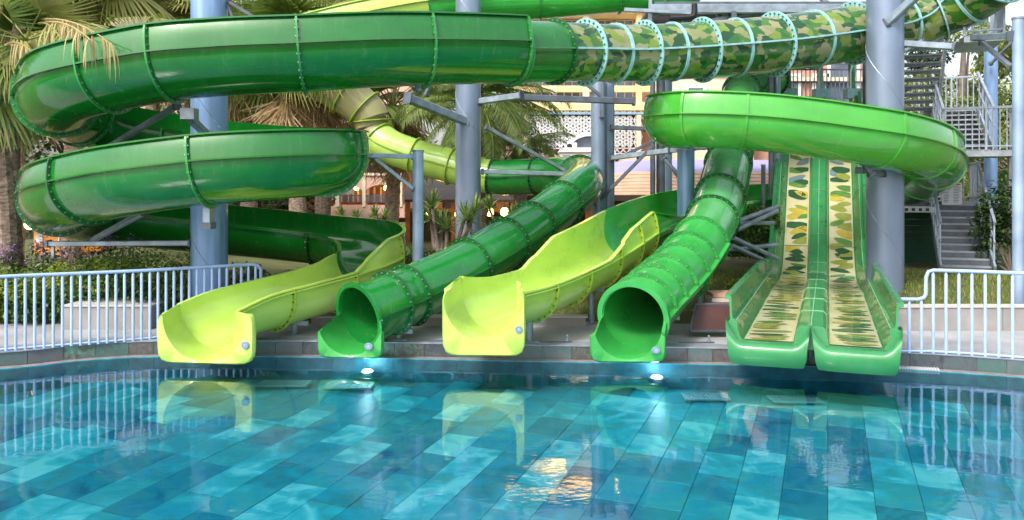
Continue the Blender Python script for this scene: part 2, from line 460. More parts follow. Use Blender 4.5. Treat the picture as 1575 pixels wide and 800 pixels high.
# cumulative length
def cum(poly):
    c = [0]
    for i in range(1, len(poly)): c.append(c[-1] + (poly[i]-poly[i-1]).length)
    return c
CR = cum(RIS)
def at_len(poly, c, s):
    for i in range(1, len(poly)):
        if c[i] >= s:
            f = (s-c[i-1])/(c[i]-c[i-1]); return poly[i-1].lerp(poly[i], f)
    return poly[-1]
s = 0; 
while s < CR[-1]-.5:
    ln = random.choice([.42,.5,.36,.46])
    a = at_len(RIS, CR, s); b = at_len(RIS, CR, s+ln-.008)
    if abs((a.x+b.x)/2) < 9.5:
        t = (b-a).normalized(); nn = Vector((-t.y, t.x)); dp = random.uniform(-.004,.004)
        m_ = MB(); a3 = a+nn*dp; b3 = b+nn*dp; a4 = a+nn*.03; b4 = b+nn*.03
        z0, z1 = WATER+.014, DECK-.014
        m_.add([(*a3,z0),(*b3,z0),(*b4,z0),(*a4,z0),(*a3,z1),(*b3,z1),(*b4,z1),(*a4,z1)], [(0,3,2,1),(4,5,6,7),(0,1,5,4),(1,2,6,5),(3,0,4,7)])
        m_.build('slate_tile', M['edge_tile'], wall)
    s += ln
# deck edge cap and deck sheet
D0 = offs(E, .145)
mb = MB(); strip(mb, D0, DECK-.012, D0, DECK+.004); strip(mb, D0, DECK+.004, offs(E,.42), DECK+.004)
mb.build('deck_edge_strip', mat('deck border stone', (.24,.26,.31), .6, var=.2, vscale=6, bump=.2), kind='structure')
mb = MB(); D1 = offs(E, .40); mb.add([(p.x,p.y,DECK) for p in D1] + [(p.x*1.2, 16, DECK) for p in D1], [(i,i+1,i+1+len(D1),i+len(D1)) for i in range(len(D1)-1)])
mb.build('pool_deck', M['deck'], kind='structure')

# garden ground: one sheet to the horizon
def gz(x, y):
    t = max(0, min(1, (y-13.5)/3.5))
    h = .09 + .42*t*t*(3-2*t) + .04*math.sin(x*1.7+y*.6) * t
    lx = abs((x-4.03)*math.cos(R(21.2)) - (y-10.95)*math.sin(R(21.2)))
    k = max(0, min(1, (lx-1.25)/.5)); k = k*k*(3-2*k)
    if y > 21: k = 1
    return .07 + (h-.07)*k
xs = [-400,-150,-60,-30] + [i*.4 for i in range(-60, 61)] + [30,60,150,400]
ys = [13.2,13.5,13.9,14.3,14.8,15.4,16,16.6,17.2,18,18.8,19.6,20.4,21.2,22,25,30,40,60,120,400,900]
mb = MB(); vs = [(x, y, gz(x,y)) for y in ys for x in xs]; nx = len(xs)
mb.add(vs, [(j*nx+i, j*nx+i+1, (j+1)*nx+i+1, (j+1)*nx+i) for j in range(len(ys)-1) for i in range(nx-1)])
mb.build('ground', M['ground'], smooth=60, kind='structure')

# white grate length at the right
g = MB()
for k in range(46):
    s0 = at_len(E, cum(E), 0)
CE = cum(E)
def s_at_x(poly, c, x):
    for i in range(1, len(poly)):
        if poly[i].x >= x:
            f = (x-poly[i-1].x)/(poly[i].x-poly[i-1].x); return c[i-1]+(c[i]-c[i-1])*f
gt = thing('overflow_grate', (5.4, 11.4, WATER), 'white slatted overflow grate in the pool ledge right of the twin slide', 'grate')
sa = s_at_x(E, CE, 5.15); sb = s_at_x(E, CE, 5.95)
EA = offs(E, .03); EB = offs(E, .13); CA = cum(EA); CB = cum(EB)
q = sa
while q < sb:
    m_ = MB(); a = at_len(E, CE, q); t = (at_len(E,CE,q+.05)-a).normalized(); nn = Vector((-t.y,t.x))
    a0 = a+nn*.02; a1 = a+nn*.14
    m_.beam((*a0,WATER+.024), (*a1,WATER+.024), .018, .02); m_.build('slat', M['grate'], gt); q += .035

# under-water lamps and floor drains
def pool_lamp(u, v, label):
    y = 1250*(CAM_Z-WATER+.10)/(v-290); p = P(u, v, y)
    t = thing('pool_lamp', (p.x, p.y, p.z), label, 'pool lamp', 'round underwater lamps')
    m_ = MB(); m_.lathe((p.x, p.y, p.z-.05), [(.07,0),(.075,.015),(.06,.03),(.03,.04)], 20); m_.build('lamp_lens', mat('lamp lens', (.8,.9,1), .3, emit=(.75,.9,1), estr=25), t, smooth=50)
    ld = bpy.data.lights.new('lamp_light', 'POINT'); ld.energy = 2; ld.color = (.6,.9,1); ld.shadow_soft_size = .06
    lo = bpy.data.objects.new('lamp_light', ld); lo.location = (p.x, p.y-.12, p.z+.02); COL.objects.link(lo)
    m_ = MB(); m_.lathe((p.x, p.y, p.z-.09), [(.11,0),(.11,.045),(.08,.05)], 20); m_.build('lamp_rim', M['steel'], t, smooth=30)
pool_lamp(565, 567, 'glowing underwater lamp by the left green tube mouth')
pool_lamp(1010, 576, 'glowing underwater lamp by the right green tube mouth')
drg = 'white floor drains'
for (u, v, wd, lab) in [(437,590,.72,'white floor drain in front of the far left lime slide'),(537,593,.68,'white floor drain in front of the left green tube'),
                        (1085,610,.62,'white floor drain left of the twin slide nose'),(1222,614,.68,'white floor drain straight in front of the twin slide')]:
    y = 1250*3.37/(v-290+56.25); p = P(u, v, y)
    t = thing('floor_drain', (p.x, p.y, fz(y)+.03), lab, 'drain', drg)
    m_ = MB(); a, b = wd/2, .17
    ca, sa_ = (math.cos(-.1), math.sin(-.1))
    z = fz(y)+.03
    for (x0,x1,y0,y1) in [(-a,a,-b,-b+.03),(-a,a,b-.03,b),(-a,-a+.03,-b+.03,b-.03),(a-.03,a,-b+.03,b-.03)]:
        m_.box(p.x+x0, p.x+x1, p.y+y0, p.y+y1, z, z+.02)
    m_.build('frame', M['drain'], t)
    m_ = MB(); n_ = int(wd/.045)
    for k in range(n_):
        x = -a+.03 + (2*a-.06)*(k+.5)/n_
        m_.box(p.x+x-.014, p.x+x+.014, p.y-b+.03, p.y+b-.03, z, z+.016)
    m_.build('slats', M['drain'], t, kind='stuff')
# ------------------------------------------------------------------ slides: sweeps along a path
class Path:
    """pts: list of (u, v, Y, r, extL, extR); sampled so that integer t = control point"""
    N = 10
    def __init__(s, pts):
        s.cp = []
        for p in pts:
            u, v, Y = p[:3]; r = p[3]; a = p[4] if len(p) > 4 else .03; b = p[5] if len(p) > 5 else .03
            s.cp.append((P(u, v, Y), r, a, b))
    def ev(s, t):
        n = len(s.cp); t = max(0, min(n-1-1e-6, t)); i = int(t); f = t-i
        def g(k):
            k = max(0, min(n-1, k)); c = s.cp[k]; return (*c[0], c[1], c[2], c[3])
        a, b, c, d = g(i-1), g(i), g(i+1), g(i+2)
        pos = [.5*((2*b[k]) + (c[k]-a[k])*f + (2*a[k]-5*b[k]+4*c[k]-d[k])*f*f + (3*b[k]-a[k]-3*c[k]+d[k])*f**3) for k in range(3)]
        oth = [b[k]*(1-f)+c[k]*f for k in range(3, 6)]
        return Vector(pos), oth
    def frame(s, t):
        p, o = s.ev(t); e = .03
        q0, _ = s.ev(t-e); q1, _ = s.ev(t+e)
        T = (q1-q0).normalized()
        if t < e: T = (s.ev(e*2)[0]-p).normalized()
        Z = Vector((0,0,1))
        sd = T.cross(Z)
        if sd.length < .3: Z = Vector((0,1,0)); sd = T.cross(Z)
        sd.normalize(); up = sd.cross(T).normalized()
        return p, T, sd, up, o

TH = .02
def open_profile(r, eL, eR, n=22):
    eL = max(eL, .05); eR = max(eR, .05); lip = .05; rb = .055; ro = r+TH
    def ci(e, h): return (.16*e if e > .2 else 0)*(max(0, h)/e)**2      # upper wall curves gently inward
    L0 = ro-ci(eL, eL); R0_ = ro-ci(eR, eR)
    pts = [(-L0-lip, eL), (-L0-lip, eL-.025), (-L0, eL-.025)]+[(-(ro-ci(eL, eL*g)), eL*g) for g in (.75, .5, .25)]+[(-ro, .012), (-ro-rb, .012), (-ro-rb, -.012)]
    for k in range(n+1):
        a = math.pi*k/n
        pts.append((-ro*math.cos(a), -ro*math.sin(a)-.012))
    pts += [(ro+rb, -.012), (ro+rb, .012), (ro, .012)]+[(ro-ci(eR, eR*g), eR*g) for g in (.25, .5, .75)]+[(R0_, eR-.025), (R0_+lip, eR-.025), (R0_+lip, eR), (R0_-TH, eR)]
    pts += [(r-ci(eR, eR*g), eR*g) for g in (.75, .5, .25)]
    for k in range(n+1):
        a = math.pi*k/n
        pts.append((r*math.cos(a), -r*math.sin(a)))
    pts += [(-(r-ci(eL, eL*g)), eL*g) for g in (.25, .5, .75)]
    pts.append((-L0+TH, eL))
    return pts
def open_outline(r, eL, eR, d, n=26):
    ro = r+TH; eL = max(eL, .05); eR = max(eR, .05)
    def ci(e, h): return (.16*e if e > .2 else 0)*(max(0, h)/e)**2
    pts = [(-(ro+d-ci(eL, eL*g)), eL*g-.03*(g == 1)) for g in (1, .75, .5, .25)]+[(-ro-d, .0)]
    for k in range(n+1):
        a = math.pi*k/n; pts.append((-(ro+d)*math.cos(a), -(ro+d)*math.sin(a)-.005))
    pts += [(ro+d, .0)]+[(ro+d-ci(eR, eR*g), eR*g-.03*(g == 1)) for g in (.25, .5, .75, 1)]
    return pts
def tube_profile(r, n=40):
    out = []
    for k in range(n):
        a = 2*math.pi*k/n; c, s_ = math.cos(a), math.sin(a)
        out.append(((r+TH)*c, (r+TH)*s_))
    # side seams: widen the two vertices at the sides
    return out

def sweep_open(path, t0, t1, name, m, parent):
    nseg = max(3, int((path.ev(t1)[0]-path.ev(t0)[0]).length/.13)+2, int((t1-t0)*7))
    mb = MB(); rings = []
    for j in range(nseg+1):
        t = t0+(t1-t0)*j/nseg
        p, T, sd, up, o = path.frame(t)
        pr = open_profile(*o)
        rings.append(len(mb.v)); mb.v.extend([tuple(p+sd*x+up*y) for x, y in pr])
    n = len(pr)
    for j in range(nseg):
        a, b = rings[j], rings[j+1]
        for k in range(n):
            k2 = (k+1) % n
            mb.f.append((a+k, a+k2, b+k2, b+k)); mb.m.append(0)
    for a in (rings[0], rings[-1]):               # wall thickness at the ends
        mb.f.append(tuple(range(a, a+n))); mb.m.append(0)
    return mb.build(name, m, parent, smooth=35)

def sweep_tube(path, t0, t1, name, m, parent, seam=True, n=40):
    nseg = max(3, int((path.ev(t1)[0]-path.ev(t0)[0]).length/.14)+2, int((t1-t0)*7))
    mb = MB(); ro = []; ri = []
    for j in range(nseg+1):
        t = t0+(t1-t0)*j/nseg
        p, T, sd, up, o = path.frame(t); r = o[0]
        ro.append(len(mb.v))
        for k in range(n):
            a = 2*math.pi*k/n; mb.v.append(tuple(p+(sd*math.cos(a)+up*math.sin(a))*(r+TH)))
        ri.append(len(mb.v))
        for k in range(n):
            a = 2*math.pi*k/n; mb.v.append(tuple(p+(sd*math.cos(a)+up*math.sin(a))*r))
    for j in range(nseg):
        for k in range(n):
            k2 = (k+1) % n
            mb.f.append((ro[j]+k, ro[j]+k2, ro[j+1]+k2, ro[j+1]+k)); mb.m.append(0)
            mb.f.append((ri[j]+k, ri[j+1]+k, ri[j+1]+k2, ri[j]+k2)); mb.m.append(0)
    for j in (0, nseg):
        for k in range(n):
            k2 = (k+1) % n; mb.f.append((ro[j]+k, ro[j]+k2, ri[j]+k2, ri[j]+k)); mb.m.append(0)
    o_ = mb.build(name, m, parent, smooth=35)
    return o_
def seam_rail(path, t0, t1, m, parent, wd=.05, ht=.028, name='seam_rail', sides=(-1, 1)):
    nseg = max(4, int((t1-t0)*8))
    for sg in sides:
        mb = MB(); rg = []
        for j in range(nseg+1):
            p, T, sd, up, o = path.frame(t0+(t1-t0)*j/nseg); r = o[0]+TH-.004
            rg.append(len(mb.v))
            for x, y in ((r, -ht/2), (r+wd, -ht/2), (r+wd, ht/2), (r, ht/2)):
                mb.v.append(tuple(p+sd*sg*x+up*y))
        for j in range(nseg):
            for k in range(4):
                mb.f.append((rg[j]+k, rg[j]+(k+1) % 4, rg[j+1]+(k+1) % 4, rg[j+1]+k)); mb.m.append(0)
        mb.f.append(tuple(rg[0]+k for k in range(4))); mb.m.append(0)
        mb.f.append(tuple(rg[-1]+k for k in range(4))); mb.m.append(0)
        mb.build(name, m, parent)

def flange(path, t, m, parent, closed=False, d=.06, th=.03, bolts='bolt', a0=0, a1=360, bs=.0125, name='flange', gap=.125):
    p, T, sd, up, o = path.frame(t); r = o[0]
    if closed:
        n = 48 if a1-a0 >= 359 else 28
        full = a1-a0 >= 359
        cnt = n if full else n+1
        inn = []; out = []
        for k in range(cnt):
            a = R(a0+(a1-a0)*k/n); c, s_ = math.cos(a), math.sin(a)
            inn.append((c*(r+TH-.005), s_*(r+TH-.005))); out.append((c*(r+TH+d), s_*(r+TH+d)))
    else:
        full = False
        out = open_outline(r, o[1], o[2], d); inn = open_outline(r, o[1], o[2], -.005); cnt = len(out)
    mb = MB(); B = len(mb.v)
    for k in range(cnt):
        for (x, y), z in ((inn[k], -th/2), (out[k], -th/2), (out[k], th/2), (inn[k], th/2)):
            mb.v.append(tuple(p+sd*x+up*y+T*z))
    rng = range(cnt) if full else range(cnt-1)
    for k in rng:
        k2 = (k+1) % cnt
        for e in range(4):
            e2 = (e+1) % 4
            mb.f.append((4*k+e, 4*k+e2, 4*k2+e2, 4*k2+e)); mb.m.append(0)
    if not full:
        mb.f.append((0,1,2,3)); mb.m.append(0); q = 4*(cnt-1); mb.f.append((q,q+3,q+2,q+1)); mb.m.append(0)
    fo = mb.build(name, m, parent, smooth=30)
    if bolts:
        mid = [((a[0]+b[0])/2, (a[1]+b[1])/2) for a, b in zip(inn, out)]
        if full: mid.append(mid[0])
        L_ = [0]
        for k in range(1, len(mid)): L_.append(L_[-1]+math.hypot(mid[k][0]-mid[k-1][0], mid[k][1]-mid[k-1][1]))
        mb = MB(); s_ = gap*.5; k = 1
        while s_ < L_[-1]:
            while L_[k] < s_: k += 1
            f = (s_-L_[k-1])/(L_[k]-L_[k-1]); x = mid[k-1][0]*(1-f)+mid[k][0]*f; y = mid[k-1][1]*(1-f)+mid[k][1]*f
            c = p+sd*x+up*y
            vs = []
            for z in (-th/2-.014, th/2+.014):
                for q in range(6):
                    a = q*math.pi/3; vs.append(c+T*z+(sd*math.cos(a)+up*math.sin(a))*bs)
            mb.add(vs, [(i, (i+1) % 6, 6+(i+1) % 6, 6+i) for i in range(6)]+[(0,1,2,3,4,5)[::-1], (6,7,8,9,10,11)])
            s_ += gap
        mb.build('bolts', M[bolts], fo, kind='stuff')
    return fo

def exit_lip(path, front, frontT, W, H, m, parent, ext=0.0, drop=.18, hz=.0, nexp=9, thick=.05):
    """moulded mouth: half pipe at the ring that opens into a squared front plate"""
    p0, T0, s0, u0, o = path.frame(0); r = o[0]
    T1 = Vector(frontT).normalized(); s1 = T1.cross(Vector((0,0,1))).normalized(); u1 = s1.cross(T1)
    NQ = 44
    qs = [-1+2*k/NQ for k in range(NQ+1)]
    def fr(f):
        return p0.lerp(front, f), s0.lerp(s1, f).normalized(), u0.lerp(u1, f).normalized()
    def innr(q, f, rr):
        e0 = o[1] if ext else 0
        if ext:
            lim = .78; a = min(1, abs(q)/lim)*90
            ex = max(0, (abs(q)-lim)/(1-lim))*(max(o[1], .05)*(1-f)+ext*f)
        else:
            a = abs(q)*90*(1-drop*(f**1.4)); ex = 0
        sg = 1 if q >= 0 else -1
        return sg*rr*math.sin(R(a)), -rr*math.cos(R(a))+ex
    def outr(q, f, W_, H_):
        x, z = innr(q, 1, 1.0)
        if ext and abs(q) > .78:
            zz = (abs(q)-.78)/.22*ext; xx = (1 if q > 0 else -1)*W_
        else:
            k = (abs(x/W_)**nexp+abs(z/H_)**nexp)**(-1/nexp); xx, zz = x*k, z*k
        if ext and zz > ext-.20:                    # rounded top corners
            rc = .20; dx = (rc-math.sqrt(max(0, rc*rc-(zz-ext+rc)**2)))*(.55 if q < 0 else .35)
            xx -= dx*(1 if xx > 0 else -1)
        return xx, zz
    rows = []
    fs = [0, .2, .4, .6, .8, .93, 1]
    for f in fs:
        C, s_, u_ = fr(f); rows.append([C+s_*x+u_*z for x, z in (innr(q, f, r+.025*max(0,(f-.6)/.4)**2) for q in qs)])
    C, s_, u_ = fr(1); bv = .02
    rows.append([C+s_*x+u_*z-T1*.012 for x, z in (outr(q, 1, W-bv, H-bv) for q in qs)])
    rows.append([C+s_*x+u_*z+T1*.012 for x, z in (outr(q, 1, W, H) for q in qs)])
    rows.append([C+s_*x+u_*z+T1*thick*1.6 for x, z in (outr(q, 1, W, H) for q in qs)])
    for f in (.75, .5, .25, 0):
        C, s_, u_ = fr(f); g = (f/1.0)**1.5
        row = []
        for q in qs:
            xi, zi = innr(q, f, r+TH+.012); xo, zo = outr(q, f, W-.03, H-.03)
            row.append(C+s_*(xi*(1-g)+xo*g)+u_*(zi*(1-g)+zo*g))
        rows.append(row)
    mb = MB(); nq = NQ+1
    for rw in rows: mb.v.extend([tuple(x) for x in rw])
    for j in range(len(rows)-1):
        for k in range(NQ):
            mb.f.append((j*nq+k, (j+1)*nq+k, (j+1)*nq+k+1, j*nq+k+1)); mb.m.append(0)
    # close the two rims
    ni = 7; nr = len(rows)
    for k in (0, NQ):
        ring = [j*nq+k for j in range(nr)]
        a = 0; b = nr-1
        while b-a > 1:
            if a < ni-1 and (b-1) > ni:
                mb.f.append((ring[a], ring[a+1], ring[b-1], ring[b])); a += 1; b -= 1
            else:
                mb.f.append((ring[a], ring[a+1], ring[b])); a += 1
            mb.m.append(0)
            if a >= ni+1: break
    return mb.build('exit_lip', m, parent, smooth=50)

def badge(c, n, parent, r=.05, sx=1.0):
    c = Vector(c); n = Vector(n).normalized()
    s_ = n.cross(Vector((0,0,1))).normalized(); u_ = s_.cross(n)
    mb = MB(); vs = []
    for z, k in ((0, 1.0), (.008, 1.0), (.011, .9)):
        for q in range(20):
            a = 2*math.pi*q/20; vs.append(c+n*z+(s_*math.cos(a)*sx+u_*math.sin(a))*r*k)
    mb.add(vs, [(j*20+i, j*20+(i+1) % 20, (j+1)*20+(i+1) % 20, (j+1)*20+i) for j in range(2) for i in range(20)]+[tuple(range(40, 60))])
    b = mb.build('badge', M['badge'], parent)
    mb = MB(); q = c+n*.014; k = r*.55
    mb.add([q-s_*k-u_*k*.3, q+u_*k*.9, q+s_*k-u_*k*.3, q+u_*k*.15], [(0,1,3),(1,2,3)])
    mb.add([q-s_*k*.9-u_*k*.55, q+s_*k*.9-u_*k*.55, q+s_*k*.9-u_*k*.75, q-s_*k*.9-u_*k*.75], [(0,1,2,3)])
    mb.build('badge_mark', M['badge_mark'], b)

# ---- A: the spiral slide on the left, from its lime exit up to the camouflage tube
spiral = thing('spiral_slide', (-4.2, 12, DECK), 'dark green spiral slide at the left with two loops, lime mouth and camouflage tube', 'water slide', 'water slides')
rA = .60
pa = Path([
    (318,478,11.72,.60,.05,.05),   #0 mouth
    (372,455,12.25,.60,.05,.05),   #1
    (440,437,12.9,.60,.05,.05),    #2
    (505,420,13.6,.60,.05,.06),    #3
    (553,403,14.3,.60,.06,.42),    #4
    (575,388,15.2,.60,.05,.42),    #5 lime / green joint
    (560,372,16.2,.60,.06,.40),    #6
    (505,362,16.9,.60,.05,.38),    #7
    (420,352,16.9,.60,.05,.38),    #8
    (330,343,16.7,.60,.05,.38),    #9
    (235,334,16.4,.60,.05,.38),    #10
    (152,324,15.9,.60,.05,.38),    #11
    (102,312,15.0,.60,.05,.38),     #12
    (92,300,13.9,.60,.05,.38),     #13
    (120,285,12.9,.60,.05,.38),    #14
    (205,266,12.2,.60,.05,.38),    #15
    (318,250,12.0,.60,.05,.38),    #16
    (420,242,12.1,.60,.05,.38),    #17
    (490,238,12.6,.60,.05,.38),    #18
    (511,236,13.6,.60,.05,.38),    #19
    (490,230,14.8,.60,.05,.38),    #20
    (420,222,15.8,.60,.05,.38),    #21
    (330,212,16.2,.60,.05,.38),    #22
    (230,196,16.2,.60,.05,.38),    #23
    (148,178,15.8,.60,.05,.38),    #24
    (99,163,14.8,.60,.05,.38),     #25
    (88,150,13.6,.60,.05,.38),     #26
    (122,120,12.6,.60,.05,.40),    #27
    (250,92,12.2,.60,.05,.42),     #28
    (355,82,12.2,.60,.05,.42),     #29
    (465,77,12.3,.60,.05,.42),     #30
    (560,72,12.5,.60,.05,.42),     #31
    (650,70,12.8,.60,.05,.42),     #32
    (785,71,13.5,.58,.05,.42),     #33
    (852,73,14.2,.56,.05,.42),     #34
])
# travelling uphill the outer wall is on the right below the first turn: (extL, extR) swapped per direction
def seg(name, t0, t1, m, fm='flange_dark', fl=True, bolts='bolt_dark'):
    sweep_open(pa, t0, t1, name, M[m], spiral)
    if fl: flange(pa, t1, M[fm], spiral, bolts=bolts)
exit_lip(pa, P(315,488,11.3), (0.12,1,0), .71, .65, M['yellow'], spiral, ext=.05)
seg('flume_section', 0, 1.6, 'yellow', 'flange_yellow', bolts='bolt_dark')
seg('flume_section', 1.6, 3.0, 'yellow', 'flange_yellow', bolts='bolt_dark')
seg('flume_section', 3.0, 4.45, 'yellow', 'flange_yellow', bolts='bolt_dark')
for a, b in ((4.45,5.7),(5.7,7.2),(7.2,8.8),(8.8,10.8),(10.8,12.6),(12.6,14.3),(14.3,16),(16,18.3),(18.3,20.6),(20.6,22.6),(22.6,24.4),(24.4,26),(26,27.4),(27.4,28.1),(28.1,30),(30,32),(32,33)):
    seg('flume_section', a, b, 'green_dark', 'flange_mid' if a > 13 else 'flange_dark', bolts='bolt')
# near closing piece and the camouflage tube
pc = Path([
    (785,80,13.5,.50),(852,80,14.2,.50),(905,81,14.7,.50),(980,82,15.3,.51),(1080,77,15.9,.53),(1200,67,16.6,.555),(1320,50,17.5,.57),
    (1385,37,18.0,.58),(1440,18,18.0,.58),(1495,-8,17.5,.58),(1540,-45,16.8,.58),(1570,-95,16.2,.58)])
sweep_tube(pc, 0, 1.0, 'tube_section', M['green_dark'], spiral)
seam_rail(pc, 0, 1.0, M['flange_mid'], spiral)
flange(pc, 0.0, M['flange_mid'], spiral, closed=True)
flange(pc, 1.0, M['flange_dark'], spiral, closed=True)
# ring every ~50 px: alternate wide bolted flange and narrow band
import bisect
def t_at_u(path, u):
    lo, hi = 0, len(path.cp)-1
    for _ in range(40):
        mid = (lo+hi)/2; p = path.ev(mid)[0]
        uu = 787.5+F_PX*p.x/p.y
        if uu < u: lo = mid
        else: hi = mid
    return lo
joints = [852, 900, 945, 990, 1033, 1080, 1130, 1190, 1250, 1312, 1385, 1440, 1490, 1532, 1560]
tj = [1.0]+[t_at_u(pc, u) for u in joints[1:]]+[11]
for i in range(len(tj)-1):
    sweep_tube(pc, tj[i], tj[i+1], 'camouflage_section', M['camo'], spiral)
    seam_rail(pc, tj[i], tj[i+1], M['flange_white'], spiral, wd=.055, ht=.032)
    if i < len(tj)-2:
        wide = i % 2 == 0
        flange(pc, tj[i+1], M['flange_white'], spiral, closed=True, d=.09 if wide else .03, th=.03 if wide else .055, bolts='bolt_dark' if wide else None, bs=.02)
pr = P(377, 531, 11.2); badge((pr.x, 11.205, pr.z), (-.12,-1,0), spiral, .055)

# ---- B: tube slide with the far bend, left centre
tubeB = thing('tube_slide', (-1.2, 13.5, DECK), 'dark green tube slide whose round mouth opens between the two lime slides', 'water slide', 'water slides')
pb = Path([
    (552,486,11.95,.43),(600,466,12.4,.43),(628,454,12.75,.43),(712,414,13.75,.43),(775,377,14.7,.43),(820,348,15.6,.43),(862,315,16.8,.43),
    (893,287,18.2,.45),(894,273,19.8,.47),(865,270,21.2,.47),(800,272,22,.46),(757,272,22.3,.46),(700,257,22.6,.46),(648,243,22.8,.46),(600,225,23,.46),(575,202,23.2,.46),(570,178,23.2,.50),(545,155,23.2,.54),
    (500,128,23.2,.56),(420,95,23.4,.56),(320,72,23.8,.56),(230,56,24.2,.56),(180,58,24.4,.56)])
def tseg(path, th, a, b, m, fm, bolts='bolt', **k):
    sweep_tube(path, a, b, 'tube_section', M[m], th)
    if m != 'smoky': seam_rail(path, a, b, M[fm], th)
    flange(path, b, M[fm], th, closed=True, bolts=bolts, **k)
exit_lip(pb, P(538,497,11.5), (0.10,1,0), .475, .50, M['green_lip'], tubeB)
flange(pb, 0.0, M['green_tube'], tubeB, closed=True, d=.06, th=.05, bolts=None)
for a, b in ((0,1.0),(1.0,2.0),(2.0,3.15),(3.15,4.1),(4.1,5.0),(5.0,6.05),(6.05,8.2),(8.2,9.6),(9.6,11)):
    tseg(pb, tubeB, a, b, 'green_tube', 'flange_dark')
for a, b in ((11,12.1),(12.1,13.2),(13.2,14.6)):
    tseg(pb, tubeB, a, b, 'lime', 'flange_yellow', bolts=None)
for a, b in ((14.6,15.7),(15.7,16.5),(16.5,17.4),(17.4,19),(19,20.85),(20.85,21.9)):
    tseg(pb, tubeB, a, b, 'smoky', 'flange_yellow', bolts=None, d=.09)
badge((P(567,533,11.44).x, 11.438, P(567,533,11.44).z), (-.1,-1,0), tubeB, .05, 1.2)

# ---- C: lime open slide in the middle, joined to the bright green loop at the right
slideC = thing('open_slide', (1.5, 13, DECK), 'lime open slide in the centre rising into the bright green loop at the right', 'water slide', 'water slides')
pcS = Path([
    (752,452,11.65,.52,.22,.05),   #0
    (800,440,12.2,.52,.10,.05),    #1
    (848,422,12.9,.52,.05,.05),    #2
    (893,402,13.7,.52,.42,.06),    #3
    (933,380,14.6,.52,.42,.34),    #4
    (968,358,15.6,.52,.42,.42),    #5 joint
    (1005,340,16.8,.53,.42,.10),   #6
    (1050,325,18.2,.55,.42,.05),   #7
    (1110,313,20.6,.57,.42,.05),   #8
    (1190,306,23.2,.6,.42,.05),    #9
    (1270,300,24.2,.6,.42,.05),    #10
    (1345,291,23.4,.6,.42,.05),    #11
    (1405,276,21.0,.58,.42,.05),   #12
    (1434,260,19.2,.57,.42,.05),   #13
    (1438,244,17.6,.57,.42,.05),   #14
    (1412,226,16.2,.57,.42,.05),   #15
    (1352,209,15.4,.57,.42,.05),   #16
    (1262,194,15.2,.57,.42,.05),   #17
    (1170,183,15.2,.57,.42,.05),   #18
    (1082,178,15.4,.57,.42,.05),   #19
    (1043,179,15.8,.57,.42,.05),   #20
    (1037,182,16.6,.55,.40,.05),   #21
    (1050,187,17.4,.53,.34,.05),   #22
])
exit_lip(pcS, P(744,463,11.2), (0.05,1,0), .575, .76, M['yellow'], slideC, ext=.17)
for a, b in ((0,1.2),(1.2,2.3),(2.3,3.4),(3.4,4.3),(4.3,5.0)):
    sweep_open(pcS, a, b, 'flume_section', M['yellow'], slideC); flange(pcS, b, M['flange_yellow'], slideC, bolts='bolt_dark')
for a, b in ((5,6.3),(6.3,7.6),(7.6,8.8),(8.8,9.9),(9.9,11)):
    sweep_open(pcS, a, b, 'flume_section', M['green_top'], slideC); flange(pcS, b, M['flange_mid'], slideC, bolts=None, d=.03)
for a, b in ((11,12.4),(12.4,13.6),(13.6,14.8),(14.8,16.0),(16.0,18.3),(18.3,19.3),(19.3,20.4),(20.4,22)):
    sweep_open(pcS, a, b, 'flume_section', M['green_bright'], slideC); flange(pcS, b, M['green_bright'], slideC, bolts=None, d=.028, th=.05)
badge((P(798,507,11.15).x, 11.155, P(798,507,11.15).z), (-.05,-1,0), slideC, .05)

# ---- D: tube slide right of centre
tubeD = thing('tube_slide', (2.6, 13.5, DECK), 'bright green tube slide with round mouth and bolted ribs beside the twin slide', 'water slide', 'water slides')
pd_ = Path([
    (974,488,11.62,.445),(992,470,12.1,.445),(1018,445,12.8,.445),(1045,418,13.6,.445),(1066,390,14.3,.445),(1084,362,15.0,.445),(1097,335,15.7,.445),(1107,306,16.4,.445),
    (1118,262,17.6,.45),(1127,212,19.2,.45),(1134,165,20.8,.45),(1143,140,22.0,.47),(1160,128,22.9,.5),(1185,120,23.5,.5)])
exit_lip(pd_, P(966,501,11.2), (0.03,1,0), .52, .51, M['green_lip'], tubeD)
flange(pd_, 0.0, M['green_lip'], tubeD, closed=True, d=.07, th=.06, bolts=None)
for a, b, h in ((0,.9,1),(.9,1.6,1),(1.6,2.25,1),(2.25,3.0,0),(3.0,3.7,1),(3.7,4.6,0)):
    sweep_tube(pd_, a, b, 'tube_section', M['green_lip'], tubeD); seam_rail(pd_, a, b, M['green_lip'], tubeD, wd=.08)
    flange(pd_, b, M['flange_mid'], tubeD, closed=True, a0=0, a1=180 if h else 360, bolts='bolt', gap=.15)
for a, b in ((4.6,5.9),(5.9,7.1),(7.1,8.2),(8.2,9.5),(9.5,10.9)):
    tseg(pd_, tubeD, a, b, 'green_tube2', 'flange_dark')
tseg(pd_, tubeD, 10.9, 12.1, 'green_tube2', 'flange_dark', d=.14)
tseg(pd_, tubeD, 12.1, 13, 'green_tube2', 'flange_dark')
badge((P(1009,539,11.16).x, 11.168, P(1009,539,11.16).z), (-.03,-1,0), tubeD, .05, 1.2)

